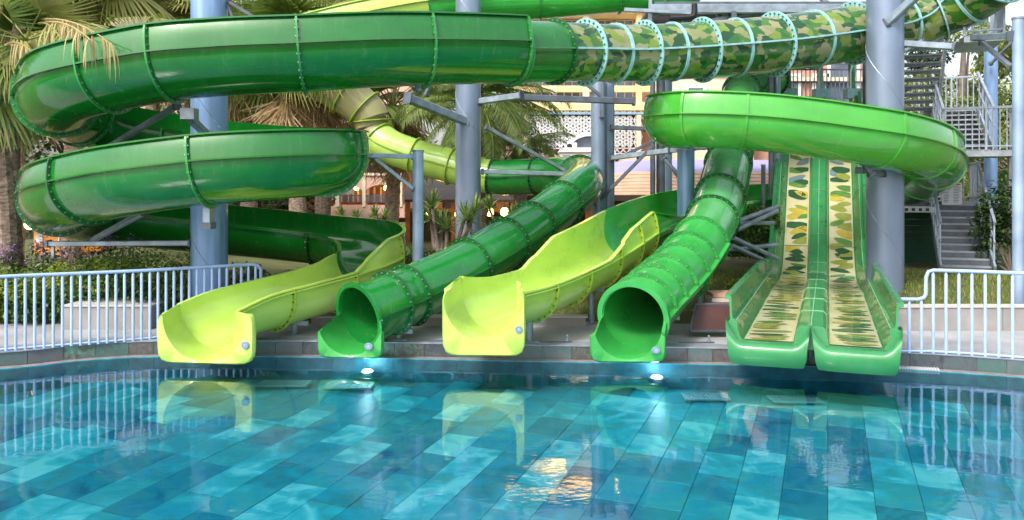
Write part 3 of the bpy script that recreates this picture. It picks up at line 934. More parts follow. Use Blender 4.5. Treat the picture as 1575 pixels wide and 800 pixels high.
# ---- E: high slide across the top of the frame
slideE = thing('high_slide', (0, 20, 0), 'lime and green slide crossing the top of the picture behind the big loop', 'water slide', 'water slides')
pe = Path([(470,48,19.5,.5,.05,.3),(560,26,19.6,.5,.05,.3),(660,8,19.8,.5,.05,.3),(760,0,20,.5,.05,.3),(860,-6,20,.5,.05,.3),(960,-14,20,.5,.05,.3),(1030,-12,20.2,.5,.05,.3),(1062,-30,20.6,.5,.05,.3),(1075,-70,21.5,.5,.05,.3)])
sweep_open(pe, 0, 1, 'flume_section', M['yellow'], slideE)
sweep_open(pe, 1, 1.98, 'flume_section', M['yellow'], slideE); flange(pe, 1.98, M['flange_mid'], slideE, bolts=None, d=.03)
for a, b in ((1.98,3.7),(3.7,4.9),(4.9,5.7),(5.7,7),(7,8)):
    sweep_open(pe, a, b, 'flume_section', M['green_top'], slideE); flange(pe, b, M['flange_mid'], slideE, bolts='bolt' if b > 4.5 else None, d=.05)

# ---- F: twin racer slide
racer = thing('twin_slide', (4.03, 11, DECK), 'straight green twin slide with two leaf patterned lanes at the right', 'water slide', 'water slides')
O = Vector((4.03, 10.95, 0))
Rz = [(0,.35),(3,.34),(6,.33),(7.6,.33),(8.6,.42),(9.5,.85),(10.4,1.55),(11.4,2.4),(12.5,3.35),(13.6,4.3),(14.6,5.1),(15.6,5.5),(17.2,5.55)]
def rz(s):
    for i in range(len(Rz)-1):
        if s <= Rz[i+1][0]:
            a = Rz[max(i-1,0)]; b = Rz[i]; c = Rz[i+1]; d = Rz[min(i+2,len(Rz)-1)]
            f = (s-b[0])/(c[0]-b[0])
            m1 = (c[1]-a[1])/(c[0]-a[0]+1e-9)*(c[0]-b[0]); m2 = (d[1]-b[1])/(d[0]-b[0]+1e-9)*(c[0]-b[0])
            return (2*f**3-3*f*f+1)*b[1]+(f**3-2*f*f+f)*m1+(-2*f**3+3*f*f)*c[1]+(f**3-f*f)*m2
    return Rz[-1][1]
def rp_(s, x, h, side=0):
    e = .05; T = Vector((dV.x*e, dV.y*e, (rz(s+e/2)-rz(s-e/2)) if s > e else 0)).normalized()
    U = Vector((rV.x, rV.y, 0)).cross(T).normalized()
    b = O + Vector((dV.x, dV.y, 0))*s + Vector((rV.x, rV.y, 0))*x
    b = Vector((b.x, b.y, rz(max(s, 0))))
    return b+U*h
def wall_h(s):
    return .62 if s < 6.5 else (.62-(s-6.5)/3.0*.20 if s < 9.5 else .42)
def nar(s):
    k = max(0, min(1, (s-6.0)/3.5)); return k*k*(3-2*k)
def xin(s): return .22+.01*nar(s)
def xou(s): return .89-.075*nar(s)
def half_profile(s):
    wh = wall_h(s); xi = xin(s); xo = xou(s)
    return None, [(xo,0),(xo+.035,.05),(xo+.07,.15),(.97,.27),(1.02,.285),(1.03,.31),(1.045,wh-.02),(1.10,wh),(1.13,wh),(1.13,wh-.06),(1.075,wh-.07),(1.06,.27),(1.09,.25),(1.03,.10),(.98,-.06),(.5,-.07),(.0,-.07)]
def full_profile(s):
    inn, outp = half_profile(s); xi = xin(s)
    right = [(0,.25),(xi-.07,.245),(xi-.03,.20),(xi-.015,.10),(xi,0),(.55,-.006)]+outp
    left = [(-x, h) for x, h in right[::-1]]
    return left[:-1]+right      # open path: -0,-.07 ... ridge ... 0,-.07
cuts = [0,1.5,3.0,4.6,6.2,7.7,8.8,9.9,11.2,12.6,14.4]
for a, b in zip(cuts[:-1], cuts[1:]):
    mb = MB(); ns = max(4, int((b-a)/.18)); b_ = b-.012
    for j in range(ns+1):
        s_ = a+(b_-a)*j/ns
        pr_ = full_profile(s_); mb.v.extend([tuple(rp_(s_, x, h)) for x, h in pr_])
    n = len(pr_)
    for j in range(ns):
        for k in range(n-1):
            mb.f.append((j*n+k, j*n+k+1, (j+1)*n+k+1, (j+1)*n+k)); mb.m.append(0)
    mb.f.append(tuple(range(n))); mb.m.append(0); mb.f.append(tuple(range(ns*n, ns*n+n))[::-1]); mb.m.append(0)
    mb.build('slide_section', M['green_racer'], racer, smooth=32)
# pale joint lines on the ridge and the walls
mint = mat('pale joint sealant', (.22,.50,.28), .5, var=.1)
for sgn, x, h in ((0,0,.253),(-1,.97,.278),(1,.97,.278)):
    mb = MB(); pts = [rp_(s_*.25, sgn*x if sgn else 0, h+.004) for s_ in range(0, 57)]
    for i in range(len(pts)-1): mb.beam(pts[i], pts[i+1], .012, .008)
    mb.build('joint_line', mint, racer)
for s_ in cuts[1:-1]:
    pr_ = [q for q in full_profile(s_)[16:-16] if True]
    mb = MB()
    for i in range(len(pr_)-1):
        a = rp_(s_, pr_[i][0], pr_[i][1]+.004); b = rp_(s_, pr_[i+1][0], pr_[i+1][1]+.004)
        if (b-a).length > .01: mb.beam(a, b, .006, .009)
    mb.build('joint_band', mint, racer)
# lanes: cream sheet with leaf print
lane_m = mat('cream lane print', (.52,.47,.26), .22, coat=.4, col2=(.62,.60,.38), vscale=2.2, stretch=(1,.4,1))
leafs = [mat('leaf print dark', (.03,.10,.04), .25, coat=.4), mat('leaf print green', (.10,.23,.05), .25, coat=.4), mat('leaf print olive', (.25,.29,.06), .25, coat=.4), mat('leaf print ochre', (.46,.38,.06), .25, coat=.4), mat('leaf print slate', (.16,.24,.26), .25, coat=.4)]
for sg in (-1, 1):
    cx = sg*.555; hw = .322
    mb = MB(); ns = 100
    for j in range(ns+1):
        s_ = .06+14.2*j/ns
        cx = sg*(xin(s_)+xou(s_))/2; hw = (xou(s_)-xin(s_))/2-.013
        mb.v.append(tuple(rp_(s_, cx-hw, .008))); mb.v.append(tuple(rp_(s_, cx, .004))); mb.v.append(tuple(rp_(s_, cx+hw, .008)))
    for j in range(ns):
        for k in range(2): mb.f.append((3*j+k, 3*j+k+1, 3*j+3+k+1, 3*j+3+k)); mb.m.append(0)
    lane = mb.build('lane', lane_m, racer, smooth=60)
    rnd = random.Random(11+sg); mb = MB(); s_ = .25; i = 0
    while s_ < 13.9:
        n_here = 1
        for q in range(n_here):
            cx = sg*(xin(s_)+xou(s_))/2; hw = (xou(s_)-xin(s_))/2-.04
            side = rnd.choice((-1, 1)); ln = rnd.uniform(.40, .66); wd = rnd.uniform(.11, .20); ang = rnd.uniform(-.38, .38)
            x0 = cx-side*hw*rnd.uniform(.3, .96); mb.cm = rnd.choice((0,0,1,1,2,2,3,0) if s_ < 11.5 else (0,1,4,4,2))
            n = 9; vs = []
            for k in range(n+1):
                f = k/n; x = x0+side*ln*f; half = wd*math.sin(math.pi*f**.85)**.8*.6+.001; curve = .035*math.sin(math.pi*f)*(1 if ang > 0 else -1)
                for e in (-1, 1):
                    sx = s_+math.sin(ang)*ln*f+curve+e*half
                    xx = max(cx-hw+.004, min(cx+hw-.004, x)); sx = max(.08, min(14.2, sx))
                    vs.append(rp_(sx, xx, .0125+i*.00001))
            mb.add(vs, [(2*k, 2*k+1, 2*k+3, 2*k+2) for k in range(n)])
            i += 1
        s_ += rnd.uniform(.13, .24) if s_ < 8.2 else rnd.uniform(.10, .20)
    mb.build('leaf_print', leafs, lane, kind='stuff')
    # two white water lines across the lane
    for s0 in (8.55, 9.75):
        cx = sg*(xin(s0)+xou(s0))/2; hw = (xou(s0)-xin(s0))/2-.01
        mb = MB(); mb.beam(rp_(s0, cx-hw, .016), rp_(s0, cx+hw, .016), .05, .006); mb.build('joint_strip', mint, lane)
# rounded noses
for sg in (-1, 1):
    cx = sg*.555
    mb = MB(); rows = []; NX = 24; NF = 9
    def top(x, f):
        # x in -1..1 across the tub, outer wall at x*sg>0
        ax = x*sg
        wallh = .30 if ax > 0 else .25
        t = max(0, (abs(x)-.62)/.38); e = t**1.6*wallh
        return e*(1-.9*f**2)
    for j in range(NF+1):
        f = j/NF; row = []
        for i in range(NX+1):
            x = -1+2*i/NX
            W_ = (.545 + (.01 if x*sg > 0 else -.0))*(1-.07*f**3)
            fx = cx+x*W_; z = .35+top(x, f)-.10*f**3
            fwd = .25*math.sin(f*math.pi/2)*(1-.18*abs(x)**4)
            row.append((fx, z, -fwd))
        rows.append(row)
    # front skirt down to the water
    for j in range(1, 9):
        f = j/8; row = []
        for i in range(NX+1):
            x = -1+2*i/NX; bx, bz, by = rows[NF][i]
            narrow = 1-.20*f**1.3
            z = bz+(.04-bz)*f
            row.append((cx+(bx-cx)*(1-.09*f**2.2), z, by+.08*f**2))
        rows.append(row)
    nx_ = NX+1
    for row in rows:
        for x, z, y in row:
            q = O+Vector((rV.x, rV.y, 0))*x+Vector((dV.x, dV.y, 0))*y*1.0; mb.v.append((q.x, q.y, z))
    for j in range(len(rows)-1):
        for i in range(NX): mb.f.append((j*nx_+i, j*nx_+i+1, (j+1)*nx_+i+1, (j+1)*nx_+i)); mb.m.append(0)
    # side cheeks back to the first section
    for i in (0, NX):
        b0 = len(mb.v); col_ = [j*nx_+i for j in range(len(rows))]
        for j in range(len(rows)):
            x, z, y = rows[j][i]; q = O+Vector((rV.x, rV.y, 0))*(cx+(x-cx)*.96)+Vector((dV.x, dV.y, 0))*.25
            mb.v.append((q.x, q.y, min(z, .62)-.0))
        for j in range(len(rows)-1):
            mb.f.append((col_[j], col_[j+1], b0+j+1, b0+j)); mb.m.append(0)
    mb.build('nose', M['green_racer'], racer, smooth=55)
# ------------------------------------------------------------------ fences
def fence(pts_top, z0, spacing, label, name='rail_fence', pr=.026, start=None, end_drop=True):
    """pts_top: list of (x, y, ztop)"""
    t = thing(name, (pts_top[0][0], pts_top[0][1], z0), label, 'fence', 'blue metal fences')
    mb = MB(); mb.tube(pts_top, pr, 12); mb.build('top_rail', M['fence'], t, smooth=40)
    base = [(p[0], p[1], z0+.03) for p in pts_top]
    pl = [Vector((p[0], p[1])) for p in pts_top]
    c = [0]
    for i in range(1, len(pl)): c.append(c[-1]+(pl[i]-pl[i-1]).length)
    mb = MB(); bb = [base[0]]
    for p in base[1:]:
        if (Vector(p)-Vector(bb[-1])).length > .02: bb.append(p)
    mb.tube(bb, .016, 8); mb.build('bottom_rail', M['fence'], t, smooth=40)
    s_ = spacing*.5; first = None
    while s_ < c[-1]-.02:
        i = next(i for i in range(1, len(c)) if c[i] >= s_); f = (s_-c[i-1])/(c[i]-c[i-1]+1e-9)
        p = pl[i-1].lerp(pl[i], f); zt = pts_top[i-1][2]*(1-f)+pts_top[i][2]*f
        s_ += spacing
        if abs(pts_top[i][2]-pts_top[i-1][2]) > .06: continue
        mb = MB(); mb.tube([(p.x, p.y, z0), (p.x, p.y, zt-.055), (p.x, p.y, zt-.03), (p.x, p.y, zt)], [.0215, .0215, .010, .010], 10)
        mb.build('baluster', M['fence'], t, smooth=40)
    return t
def fp(u, v, Y): q = P(u, v, Y); return (q.x, q.y)
lf = [(-9.9, 10.55), (-8.6,10.9)]+[fp(0,400,11.62), fp(110,400,12.03), fp(225,400,12.5), fp(300,400,12.95), fp(388,400,13.5)]
lfc = catmull(lf, 4)
top = [(p.x, p.y, 1.19) for p in lfc]
top += [(top[-1][0]+.07, top[-1][1]+.05, 1.17), (top[-1][0]+.115, top[-1][1]+.08, 1.10), (top[-1][0]+.12, top[-1][1]+.085, .16)]
t = fence(top, DECK, .118, 'long light blue rail fence curving along the pool edge at the left')
# right fence: low part beside the twin slide, step up, then high
ry = 11.42
rt = [fp(1371,400,ry+.12)+(.88,), fp(1412,400,ry+.08)+(.88,), fp(1421,400,ry+.07)+(.905,), fp(1424,400,ry+.07)+(.95,), fp(1424.5,400,ry+.07)+(1.20,), fp(1428,400,ry+.07)+(1.275,), fp(1436,400,ry+.06)+(1.295,)]
xs_ = [fp(1500,400,ry-.1), fp(1575,400,ry-.35), (8.3, 10.5), (9.9, 9.75), (12.4, 8.9)]
for q in xs_: rt.append(q+(1.295,))
fence(rt, DECK, .162, 'light blue rail fence at the right that steps up beside the twin slide')

# ------------------------------------------------------------------ planters, panel, deck fittings
def planter(x0, x1, y, d, z0, z1, label, name='planter_wall'):
    t = thing(name, ((x0+x1)/2, y, z0), label, 'planter wall', 'low planter walls')
    mb = MB(); n = max(1, int((x1-x0)/1.6))
    for k in range(n):
        a = x0+(x1-x0)*k/n; b = x0+(x1-x0)*(k+1)/n-.012
        m_ = MB(); m_.box(a, b, y, y+d, z0, z1); m_.build('panel', M['deck_wall'], t)
    m_ = MB(); m_.box(x0-.02, x1+.02, y-.02, y+d+.02, z1+.002, z1+.03); m_.build('coping', M['pale_panel'], t)
a = P(98,500,13.4); b = P(232,500,13.4)
planter(a.x, b.x, 13.4, .9, DECK, .50, 'grey planter box behind the left blue fence')
a = P(1374,500,13.3); planter(a.x, a.x+9, 13.3, .2, DECK, .50, 'long low planter wall behind the right blue fence')
a = P(905,500,13.4); b = P(1125,500,13.4)
planter(-3.4, a.x, 13.75, .2, DECK, .26, 'low kerb wall behind the two middle slides')

t = thing('cover_panel', (3.3, 12.9, DECK), 'dark brown tilted hatch panel on the deck between the right tube and the twin slide', 'hatch')
def quadslab(mb, pts, n, th):
    n = Vector(n).normalized()*th; vs = [Vector(p) for p in pts]
    mb.add(vs+[p-n for p in vs], [(0,1,2,3),(7,6,5,4),(0,4,5,1),(1,5,6,2),(2,6,7,3),(3,7,4,0)])
mb = MB(); quadslab(mb, [P(1064,507,12.7),P(1127,507,12.7),P(1127,470,13.0),P(1072,470,13.0)], (0,-1,.6), .03); mb.build('panel', M['brown_panel'], t)
mb = MB()
for a, b in (((1062,509,12.68),(1129,509,12.68)),((1070,468,13.02),(1129,468,13.02)),((1062,509,12.68),(1070,468,13.02))): mb.beam(P(*a), P(*b), .035)
mb.build('frame', M['steel_dark'], t)
t = thing('step_box', (3.7, 13.3, DECK), 'small stack of pale and rusty step boards behind the brown hatch', 'steps')
for k, m_ in enumerate(('pale_panel','brick_pink','pale_panel','brick_pink')):
    z = .42+k*.07; x = P(1090+k*3,460,13.5).x; mb = MB(); mb.box(x, P(1140,460,13.5).x, 13.4+k*.06, 13.9+k*.06, z, z+.06); mb.build('step_board', M[m_], t)
for u, v, lab in ((676,526,'thin floor bar with a knob left of the centre lime slide'),(852,527,'thin floor bar with a knob between centre lime slide and right tube'),(1070,528,'thin floor bar with a knob right of the right tube mouth')):
    y = 1250*(CAM_Z-DECK)/(v-290); p = P(u, v, y); t = thing('floor_bar', (p.x, p.y, DECK), lab, 'floor bar', 'floor bars on the deck')
    mb = MB(); mb.box(p.x-.25, p.x+.28, p.y-.015, p.y+.015, DECK+.002, DECK+.022); mb.build('bar', M['steel_dark'], t)
    mb = MB(); mb.lathe((p.x+.2, p.y, DECK+.022), [(.03,0),(.03,.03),(.012,.035),(.012,.07),(.022,.08),(.018,.10)], 12); mb.build('knob', M['steel'], t, smooth=40)

# slide footings and short legs
def foot(x, y, z, label):
    t = thing('slide_support', (x, y, gz(x,y) if y > 13 else DECK), label, 'support', 'short slide supports')
    z0 = t.location.z
    if z < z0+.06: z = z0+.06
    mb = MB(); mb.tube([(x,y,z0+.02),(x,y,z)], .055, 12); mb.build('leg', M['steel'], t, smooth=40)
    mb = MB(); mb.box(x-.14, x+.14, y-.14, y+.14, z0, z0+.02); mb.build('base_plate', M['steel'], t)
    mb = MB(); mb.beam((x-.22,y,z), (x+.22,y,z), .06, .08); mb.build('saddle', M['steel'], t)
def under(path, t_, lab, drop=0):
    p, T, sd, up, o = path.frame(t_); q = p-Vector((0,0,1))*(o[0]+.06+drop); foot(q.x, q.y, q.z, lab)
under(pb, 1.6, 'short support under the left green tube near its mouth'); under(pb, 3.5, 'support under the left green tube half way up'); under(pb, 5.4, 'tall support under the upper end of the left green tube')
under(pcS, 1.3, 'short support under the centre lime slide'); under(pcS, 3.4, 'support under the rising part of the centre lime slide'); under(pcS, 6.2, 'support under the green part of the centre slide')
under(pd_, 2.2, 'support under the right tube near its mouth'); under(pd_, 4.6, 'support under the middle of the right tube'); under(pa, 2.2, 'short support under the far left lime slide')

# ------------------------------------------------------------------ steel columns with their arms
def column(u, v_top, v_bot, Y, dia, m, label, weld=True, cap=True, n=28):
    p = P(u, v_bot, Y); z1 = P(u, v_top, Y).z
    z0 = gz(p.x, Y)-.02 if Y > 12.9 else DECK
    t = thing('steel_column', (p.x, p.y, z0), label, 'column', 'steel columns of the slide tower')
    r = dia/2
    mb = MB(); mb.lathe((p.x, p.y, 0), [(r, z0), (r, z1)], n); mb.build('shaft', M[m], t, smooth=40)
    if weld and dia > .4:
        mb = MB(); pts = []; zz = z0+.2; a = 0.7
        while zz < z1-.1:
            pts.append((p.x+(r+.001)*math.cos(a), p.y+(r+.001)*math.sin(a), zz)); a -= math.pi/14; zz += 1.35*dia*math.pi/28*1.0
        mb.tube(pts, .007, 4); mb.build('weld_seam', M['steel'], t)
    mb = MB(); mb.lathe((p.x, p.y, 0), [(r*1.5, z0), (r*1.5, z0+.04), (r*1.02, z0+.045)], n); mb.build('base_plate', M['steel'], t, smooth=30)
    if cap: mb = MB(); mb.lathe((p.x, p.y, 0), [(r*1.12, z1), (r*1.12, z1+.035)], n); mb.build('cap_plate', M['steel'], t, smooth=30)
    return t
def arm(t, a, b, wd=.10, ht=None, m='steel', name='support_arm'):
    mb = MB(); A, B = P(*a), P(*b); mb.beam(A, B, wd, ht)
    o = mb.build(name, M[m], t)
    d = (B-A).normalized()
    for e, q in ((A, -1), (B, 1)):
        mb = MB(); mb.beam(e-d*.02, e+d*.02, wd*1.45, (ht or wd)*1.45); mb.build('end_plate', M['steel_dark'], o)
    return o
C1 = column(322,-60,420,14.2,.62,'column_blue','thick blue column inside the left spiral loops')
arm(C1,(286,176,12.6),(318,207,13.9),.12); arm(C1,(150,237,14.6),(272,163,13.0),.09); arm(C1,(140,371,14.4),(222,326,12.9),.09)
arm(C1,(75,375,14.4),(293,374,14.1),.10,.09); arm(C1,(82,376,14.4),(82,395,14.4),.05); arm(C1,(350,2,14.2),(410,38,14.2),.06,m='steel_dark'); arm(C1,(347,0,14.2),(362,38,14.2),.05,m='steel_dark')
mb = MB(); a = P(321,318,12.1); mb.box(a.x-.05,a.x+.05,12.0,12.2,a.z-.3,a.z+.05); mb.build('clamp', M['steel'], C1)
mb = MB(); a = P(321,345,12.1); mb.box(a.x-.07,a.x+.07,11.98,12.22,a.z-.07,a.z+.03); mb.build('clamp_block', M['steel_dark'], C1)
arm(C1,(322,322,12.2),(322,330,13.95),.09)
mb = MB(); a = P(290,172,12.5); mb.box(a.x-.09,a.x+.12,12.4,12.6,a.z-.12,a.z+.05); mb.build('clamp', M['steel'], C1)
C2 = column(720,-60,385,18.6,.58,'column_grey','thick grey column behind the left green tube')
arm(C2,(627,151,17.0),(717,187,18.4),.16,.18); arm(C2,(737,156,18.5),(802,147,18.0),.14,.14); arm(C2,(748,196,18.4),(868,262,19.4),.08); arm(C2,(742,264,18.4),(882,268,18.9),.11,.10)
arm(C2,(655,146,17.2),(667,120,17.0),.08); arm(C2,(640,140,13.0),(650,128,13.0),.10)
arm(C2,(800,150,18.3),(975,156,18.6),.12,.14,'steel_dark')
C3 = column(920,118,380,19.4,.34,'column_grey','left one of the paired grey columns right of the pointed lattice wall', weld=False)
column(935,118,380,19.8,.32,'column_grey','right one of the paired grey columns, darker and half hidden', weld=False)
arm(C3,(940,243,19.5),(1082,225,18.4),.12); arm(C3,(915,315,19.3),(1005,224,19.0),.08,m='steel_dark'); arm(C3,(940,196,19.6),(992,198,19.6),.10,m='steel_dark'); arm(C3,(948,245,19.6),(1030,205,19.6),.08,m='steel_dark')
arm(C3,(926,118,19.3),(926,180,19.2),.08,m='steel_dark'); arm(C3,(898,127,19.2),(930,152,19.2),.07,m='steel_dark')
column(1004,100,410,20.5,.13,'steel_dark','thin dark post standing close left of a thicker one under the bright loop', weld=False)
column(1016,40,400,20.8,.22,'steel_dark','dark post beside the thin one under the bright loop', weld=False)
column(1026,118,395,21.5,.26,'column_grey','grey post with a collar behind the blue post', weld=False)
C4 = column(1055,232,400,17.6,.37,'column_blue','light blue post in front of the green flume, right of centre', weld=False)
arm(C4,(1022,245,18.5),(1060,290,17.9),.08,m='steel_dark'); arm(C4,(1030,232,17.8),(1090,226,17.4),.10)
arm(C4,(1060,232,17.6),(1060,205,17.0),.10)
C5 = column(1361,-60,437,16.6,.72,'column_grey','thickest blue grey column standing on grass right of the twin slide')
arm(C5,(1322,262,15.6),(1357,268,16.3),.11,.09); arm(C5,(1329,250,15.5),(1340,268,15.5),.12,.10,'steel_dark'); arm(C5,(1388,67,16.5),(1465,72,16.2),.13,.13); arm(C5,(1366,35,16.3),(1412,-8,15.8),.15); arm(C5,(1390,78,16.5),(1420,62,16.4),.07)
C6 = column(643,234,425,14.0,.19,'steel_blue','slim blue grey post left of the thick grey column', weld=False)
arm(C6,(557,239,13.6),(636,241,14.0),.08,.075,'steel_blue'); arm(C6,(576,243,13.7),(636,291,13.95),.06,.06,'steel')
C7 = column(1566,30,430,14.4,.19,'steel_blue','slim blue post at the right edge of the picture', weld=False)
arm(C7,(1500,57,16.0),(1556,55,14.4),.12,.12); arm(C7,(1510,66,16.0),(1558,105,14.5),.08); 
C8 = column(1524,62,420,21.5,.32,'column_blue','blue post standing between the stairs and the edge post', weld=False)
arm(C8,(1524,98,21.2),(1560,62,20.0),.07)
column(1186,118,410,21.8,.14,'steel_dark','dark thin post left of the twin slide top', weld=False)
column(1196,100,410,22.4,.16,'column_grey','grey thin post left of the twin slide top', weld=False)
column(1174,255,330,21.0,.11,'steel_dark','short black post behind the right tube', weld=False)
# pipe braces behind tube D
br = thing('pipe_brace', (5.2, 18, .5), 'crossed light pipe braces between the right tube and the twin slide', 'brace')
for a, b in (((1122,345,17.5),(1196,318,18.2)),((1124,358,17.4),(1196,324,18.1)),((1128,366,17.4),(1196,398,18.2)),((1126,378,17.3),(1178,402,18.0)),((1130,343,17.6),(1190,343,18.2)),((1120,385,18),(1196,376,18.5))):
    mb = MB(); mb.tube([P(*a), P(*b)], .05, 10); mb.build('pipe', M['steel'], br, smooth=40)

# ------------------------------------------------------------------ tower platform above, with underside boards
tw = thing('tower_platform', (6, 22, 6.8), 'big dark slatted underside of the start tower at the top of the picture', 'platform')
x0, x1 = P(1002,0,20).x, P(1345,0,20).x
zt = 6.9
for k in range(26):
    y = 19.6+k*.33
    mb = MB(); mb.box(x0, x1+1.2, y, y+.29, zt, zt+.06); mb.build('deck_board', M['steel_dark'], tw)
for y in (19.6, 22.4, 25.4, 28.0):
    mb = MB(); mb.beam((x0-.1, y, zt-.12), (x1+1.2, y, zt-.12), .14, .22); mb.build('cross_beam', M['steel'], tw)
for x in (x0, x0+1.9, x0+3.8, x0+5.6):
    mb = MB(); mb.beam((x, 19.5, zt-.27), (x, 28.1, zt-.27), .12, .16); mb.build('long_beam', M['steel_dark'], tw)
for a, b in (((1040,52,19.6),(1063,18,19.6)),((1118,40,20),(1098,12,20)),((1168,36,20.4),(1142,12,20)),((1215,22,20.4),(1240,2,20.2)),((1300,20,20.4),(1262,-2,20.4)),((960,15,19.4),(1062,20,19.4)),((1000,60,19.6),(1000,-40,19.6)),((1055,40,19.8),(1205,8,19.8))):
    mb = MB(); mb.beam(P(*a), P(*b), .09); mb.build('strut', M['steel'], tw)
p_ = catmull([P(1030,28,19.4), P(1062,26,19.4), P(1068,20,19.4), P(1068,6,19.4)], 4)
mb = MB(); mb.tube(p_, .07, 8); mb.build('black_pipe', M['black'], tw, smooth=40)
for u, yy in ((1190,24.5),(1334,24.5)):
    mb = MB(); q = P(u,100,yy); mb.beam((q.x,q.y,.4),(q.x,q.y,zt-.2),.22,.22); mb.build('tower_post', M['steel_dark'], tw)
# start platform of the twin slide with rails
sp = thing('start_platform', (9.4, 25.5, 5.4), 'light start platform with railings at the top of the twin slide', 'platform')
q0 = P(1186,150,26); q1 = P(1336,150,26)
mb = MB(); mb.box(q0.x, q1.x, 26.2, 28.5, 5.25, 5.42); mb.build('slab', M['steel'], sp)
for z in (6.3, 5.9):
    mb = MB(); mb.beam((q0.x,26.3,z),(q1.x,26.3,z),.05); mb.build('rail', M['steel_dark'], sp)
for k in range(24):
    x = q0.x+(q1.x-q0.x)*k/23; mb = MB(); mb.beam((x,26.3,5.42),(x,26.3,6.3),.03); mb.build('baluster', M['steel'], sp)
for u in (1213,1263,1312):
    a = P(u,180,24.9); mb = MB(); mb.beam((a.x,24.9,4.9),(a.x+.03,25.1,6.35),.16,.16); mb.build('gate_post', M['green_racer'], sp)
    mb = MB(); mb.box(a.x-.22,a.x+.22,24.75,25.1,5.2,5.5); mb.build('post_base', M['flange_white'], sp)
    mb = MB(); mb.tube([(a.x-.12,24.8,5.5),(a.x-.12,24.8,6.0),(a.x-.05,24.8,6.3)],.03,8); mb.build('grab_bar', M['white'], sp, smooth=40)

# ------------------------------------------------------------------ stair tower at the right
st = thing('stair_tower', (10.5, 20, .5), 'grey metal stair tower with open treads and landings at the right', 'stairs')
SO = Vector(((1487-787.5)*18.8/F_PX, 18.8))
def W2(mb):
    mb.v = [(SO.x+rV.x*x+dV.x*y, SO.y+rV.y*x+dV.y*y, z) for x, y, z in mb.v]; return mb
def sbox(x0,x1,y0,y1,z0,z1,name,m): m_ = MB(); m_.box(x0,x1,y0,y1,z0,z1); W2(m_).build(name, M[m], st)
def sbeam(a,b,wd,ht,name,m): m_ = MB(); m_.beam(a,b,wd,ht); W2(m_).build(name, M[m], st)
def flight(xa, xb, Y0, z0, Y1, z1, n, rails=True, sol=False):
    for k in range(n):
        f = k/(n-1); y = Y0+(Y1-Y0)*f; z = z0+(z1-z0)*f; d = (Y1-Y0)/(n-1)*.92
        sbox(xa, xb, min(y,y+d), max(y,y+d), z-.04, z, 'tread', 'stair')
        if sol: sbox(xa, xb, y, y+.015, z-.16, z-.042, 'riser', 'steel_dark')
        else: sbox(xa+.02, xb-.02, y+abs(d)*.85*(1 if d > 0 else -1), y+abs(d)*.85*(1 if d > 0 else -1)+.012, z-.12, z-.042, 'riser', 'steel_dark')
    for x in (xa-.05, xb+.05):
        sbeam((x, Y0-.1, z0-.10), (x, Y1+.1, z1-.05), .05, .28, 'stringer', 'stair_rail')
        if rails:
            for h, wd in ((1.0,.06),(.55,.035)): sbeam((x, Y0-.1, z0+h), (x, Y1, z1+h), wd, wd, 'handrail', 'stair_rail')
            for k in range(0, n+1, 2):
                f = k/n; y = Y0+(Y1-Y0)*f; z = z0+(z1-z0)*f
                sbeam((x,y,z-.1), (x,y,z+1.0), .04, .04, 'post', 'stair_rail')
def landing(xa, xb, ya, yb, z, rail=('f',), rh=1.0):
    sbox(xa, xb, ya, yb, z-.14, z, 'landing', 'stair')
    for side in rail:
        a, b = {'f': ((xa,ya),(xb,ya)), 'b': ((xa,yb),(xb,yb)), 'l': ((xa,ya),(xa,yb)), 'r': ((xb,ya),(xb,yb))}[side]
        a = Vector(a); b = Vector(b)
        for h, wd in ((rh,.055),(.1,.035)): sbeam((*a, z+h), (*b, z+h), wd, wd, 'handrail', 'stair_rail')
        n = max(2, int((b-a).length/.13))
        for k in range(n+1):
            q = a.lerp(b, k/n); wd = .026 if k % 6 else .05; sbeam((*q, z), (*q, z+rh), wd, wd, 'baluster', 'stair_rail')
X = lambda u, Y: (u-787.5)*Y/F_PX
flight(-.5, .5, 0, .66, 2.1, 2.05, 10, sol=True)
landing(-1.7, .6, 2.25, 3.8, 2.12, ('b','r'))
landing(-1.8, -.62, .3, 2.2, 2.02, ())
for k in range(7): sbox(-1.72+k*.15, -1.65+k*.15, .285, .30, 1.91, 1.98, 'edge_hole', 'black')
flight(-.25, .75, 1.6, 3.42, 3.8, 4.60, 9, sol=False)
landing(-.4, 1.15, .35, 1.55, 3.34, ('f','r'))
landing(-.5, .9, 3.95, 5.2, 4.66, ('b',))
flight(-1.2, -.2, 3.9, 4.72, 1.9, 6.7, 12, rails=False)
landing(-.25, .5, -1.4, .1, 5.75, ('f','r'))
for x, y in ((-1.7,.4),(-1.7,3.7),(.62,3.7),(1.15,.4),(1.15,1.5)): sbeam((x,y,.4), (x,y,2.05 if x < .7 else 3.3), .12, .12, 'post', 'stair')
# sign board on the lower landing
sg_ = thing('sign_board', (X(1464,20.6), 20.7, 2.2), 'white notice board with rows of small print on the lower stair landing', 'sign')
a = P(1449,281,20.7); b = P(1480,315,20.7)
mb = MB(); mb.box(a.x, b.x, 20.7, 20.73, b.z, a.z); mb.build('board', M['paper'], sg_)
mb = MB()
for k in range(11):
    for c in range(2):
        w_ = (b.x-a.x)*.36*random.uniform(.6,1); x = a.x+.04+c*(b.x-a.x)*.48; z = a.z-.10-k*.040
        mb.box(x, x+w_, 20.694, 20.698, z, z+.014)
mb.build('small_print', M['ink'], sg_, kind='stuff')
mb = MB(); mb.box(a.x+.05, b.x-.05, 20.693, 20.698, a.z-.06, a.z-.025); mb.build('heading_bar', M['ink_red'], sg_)
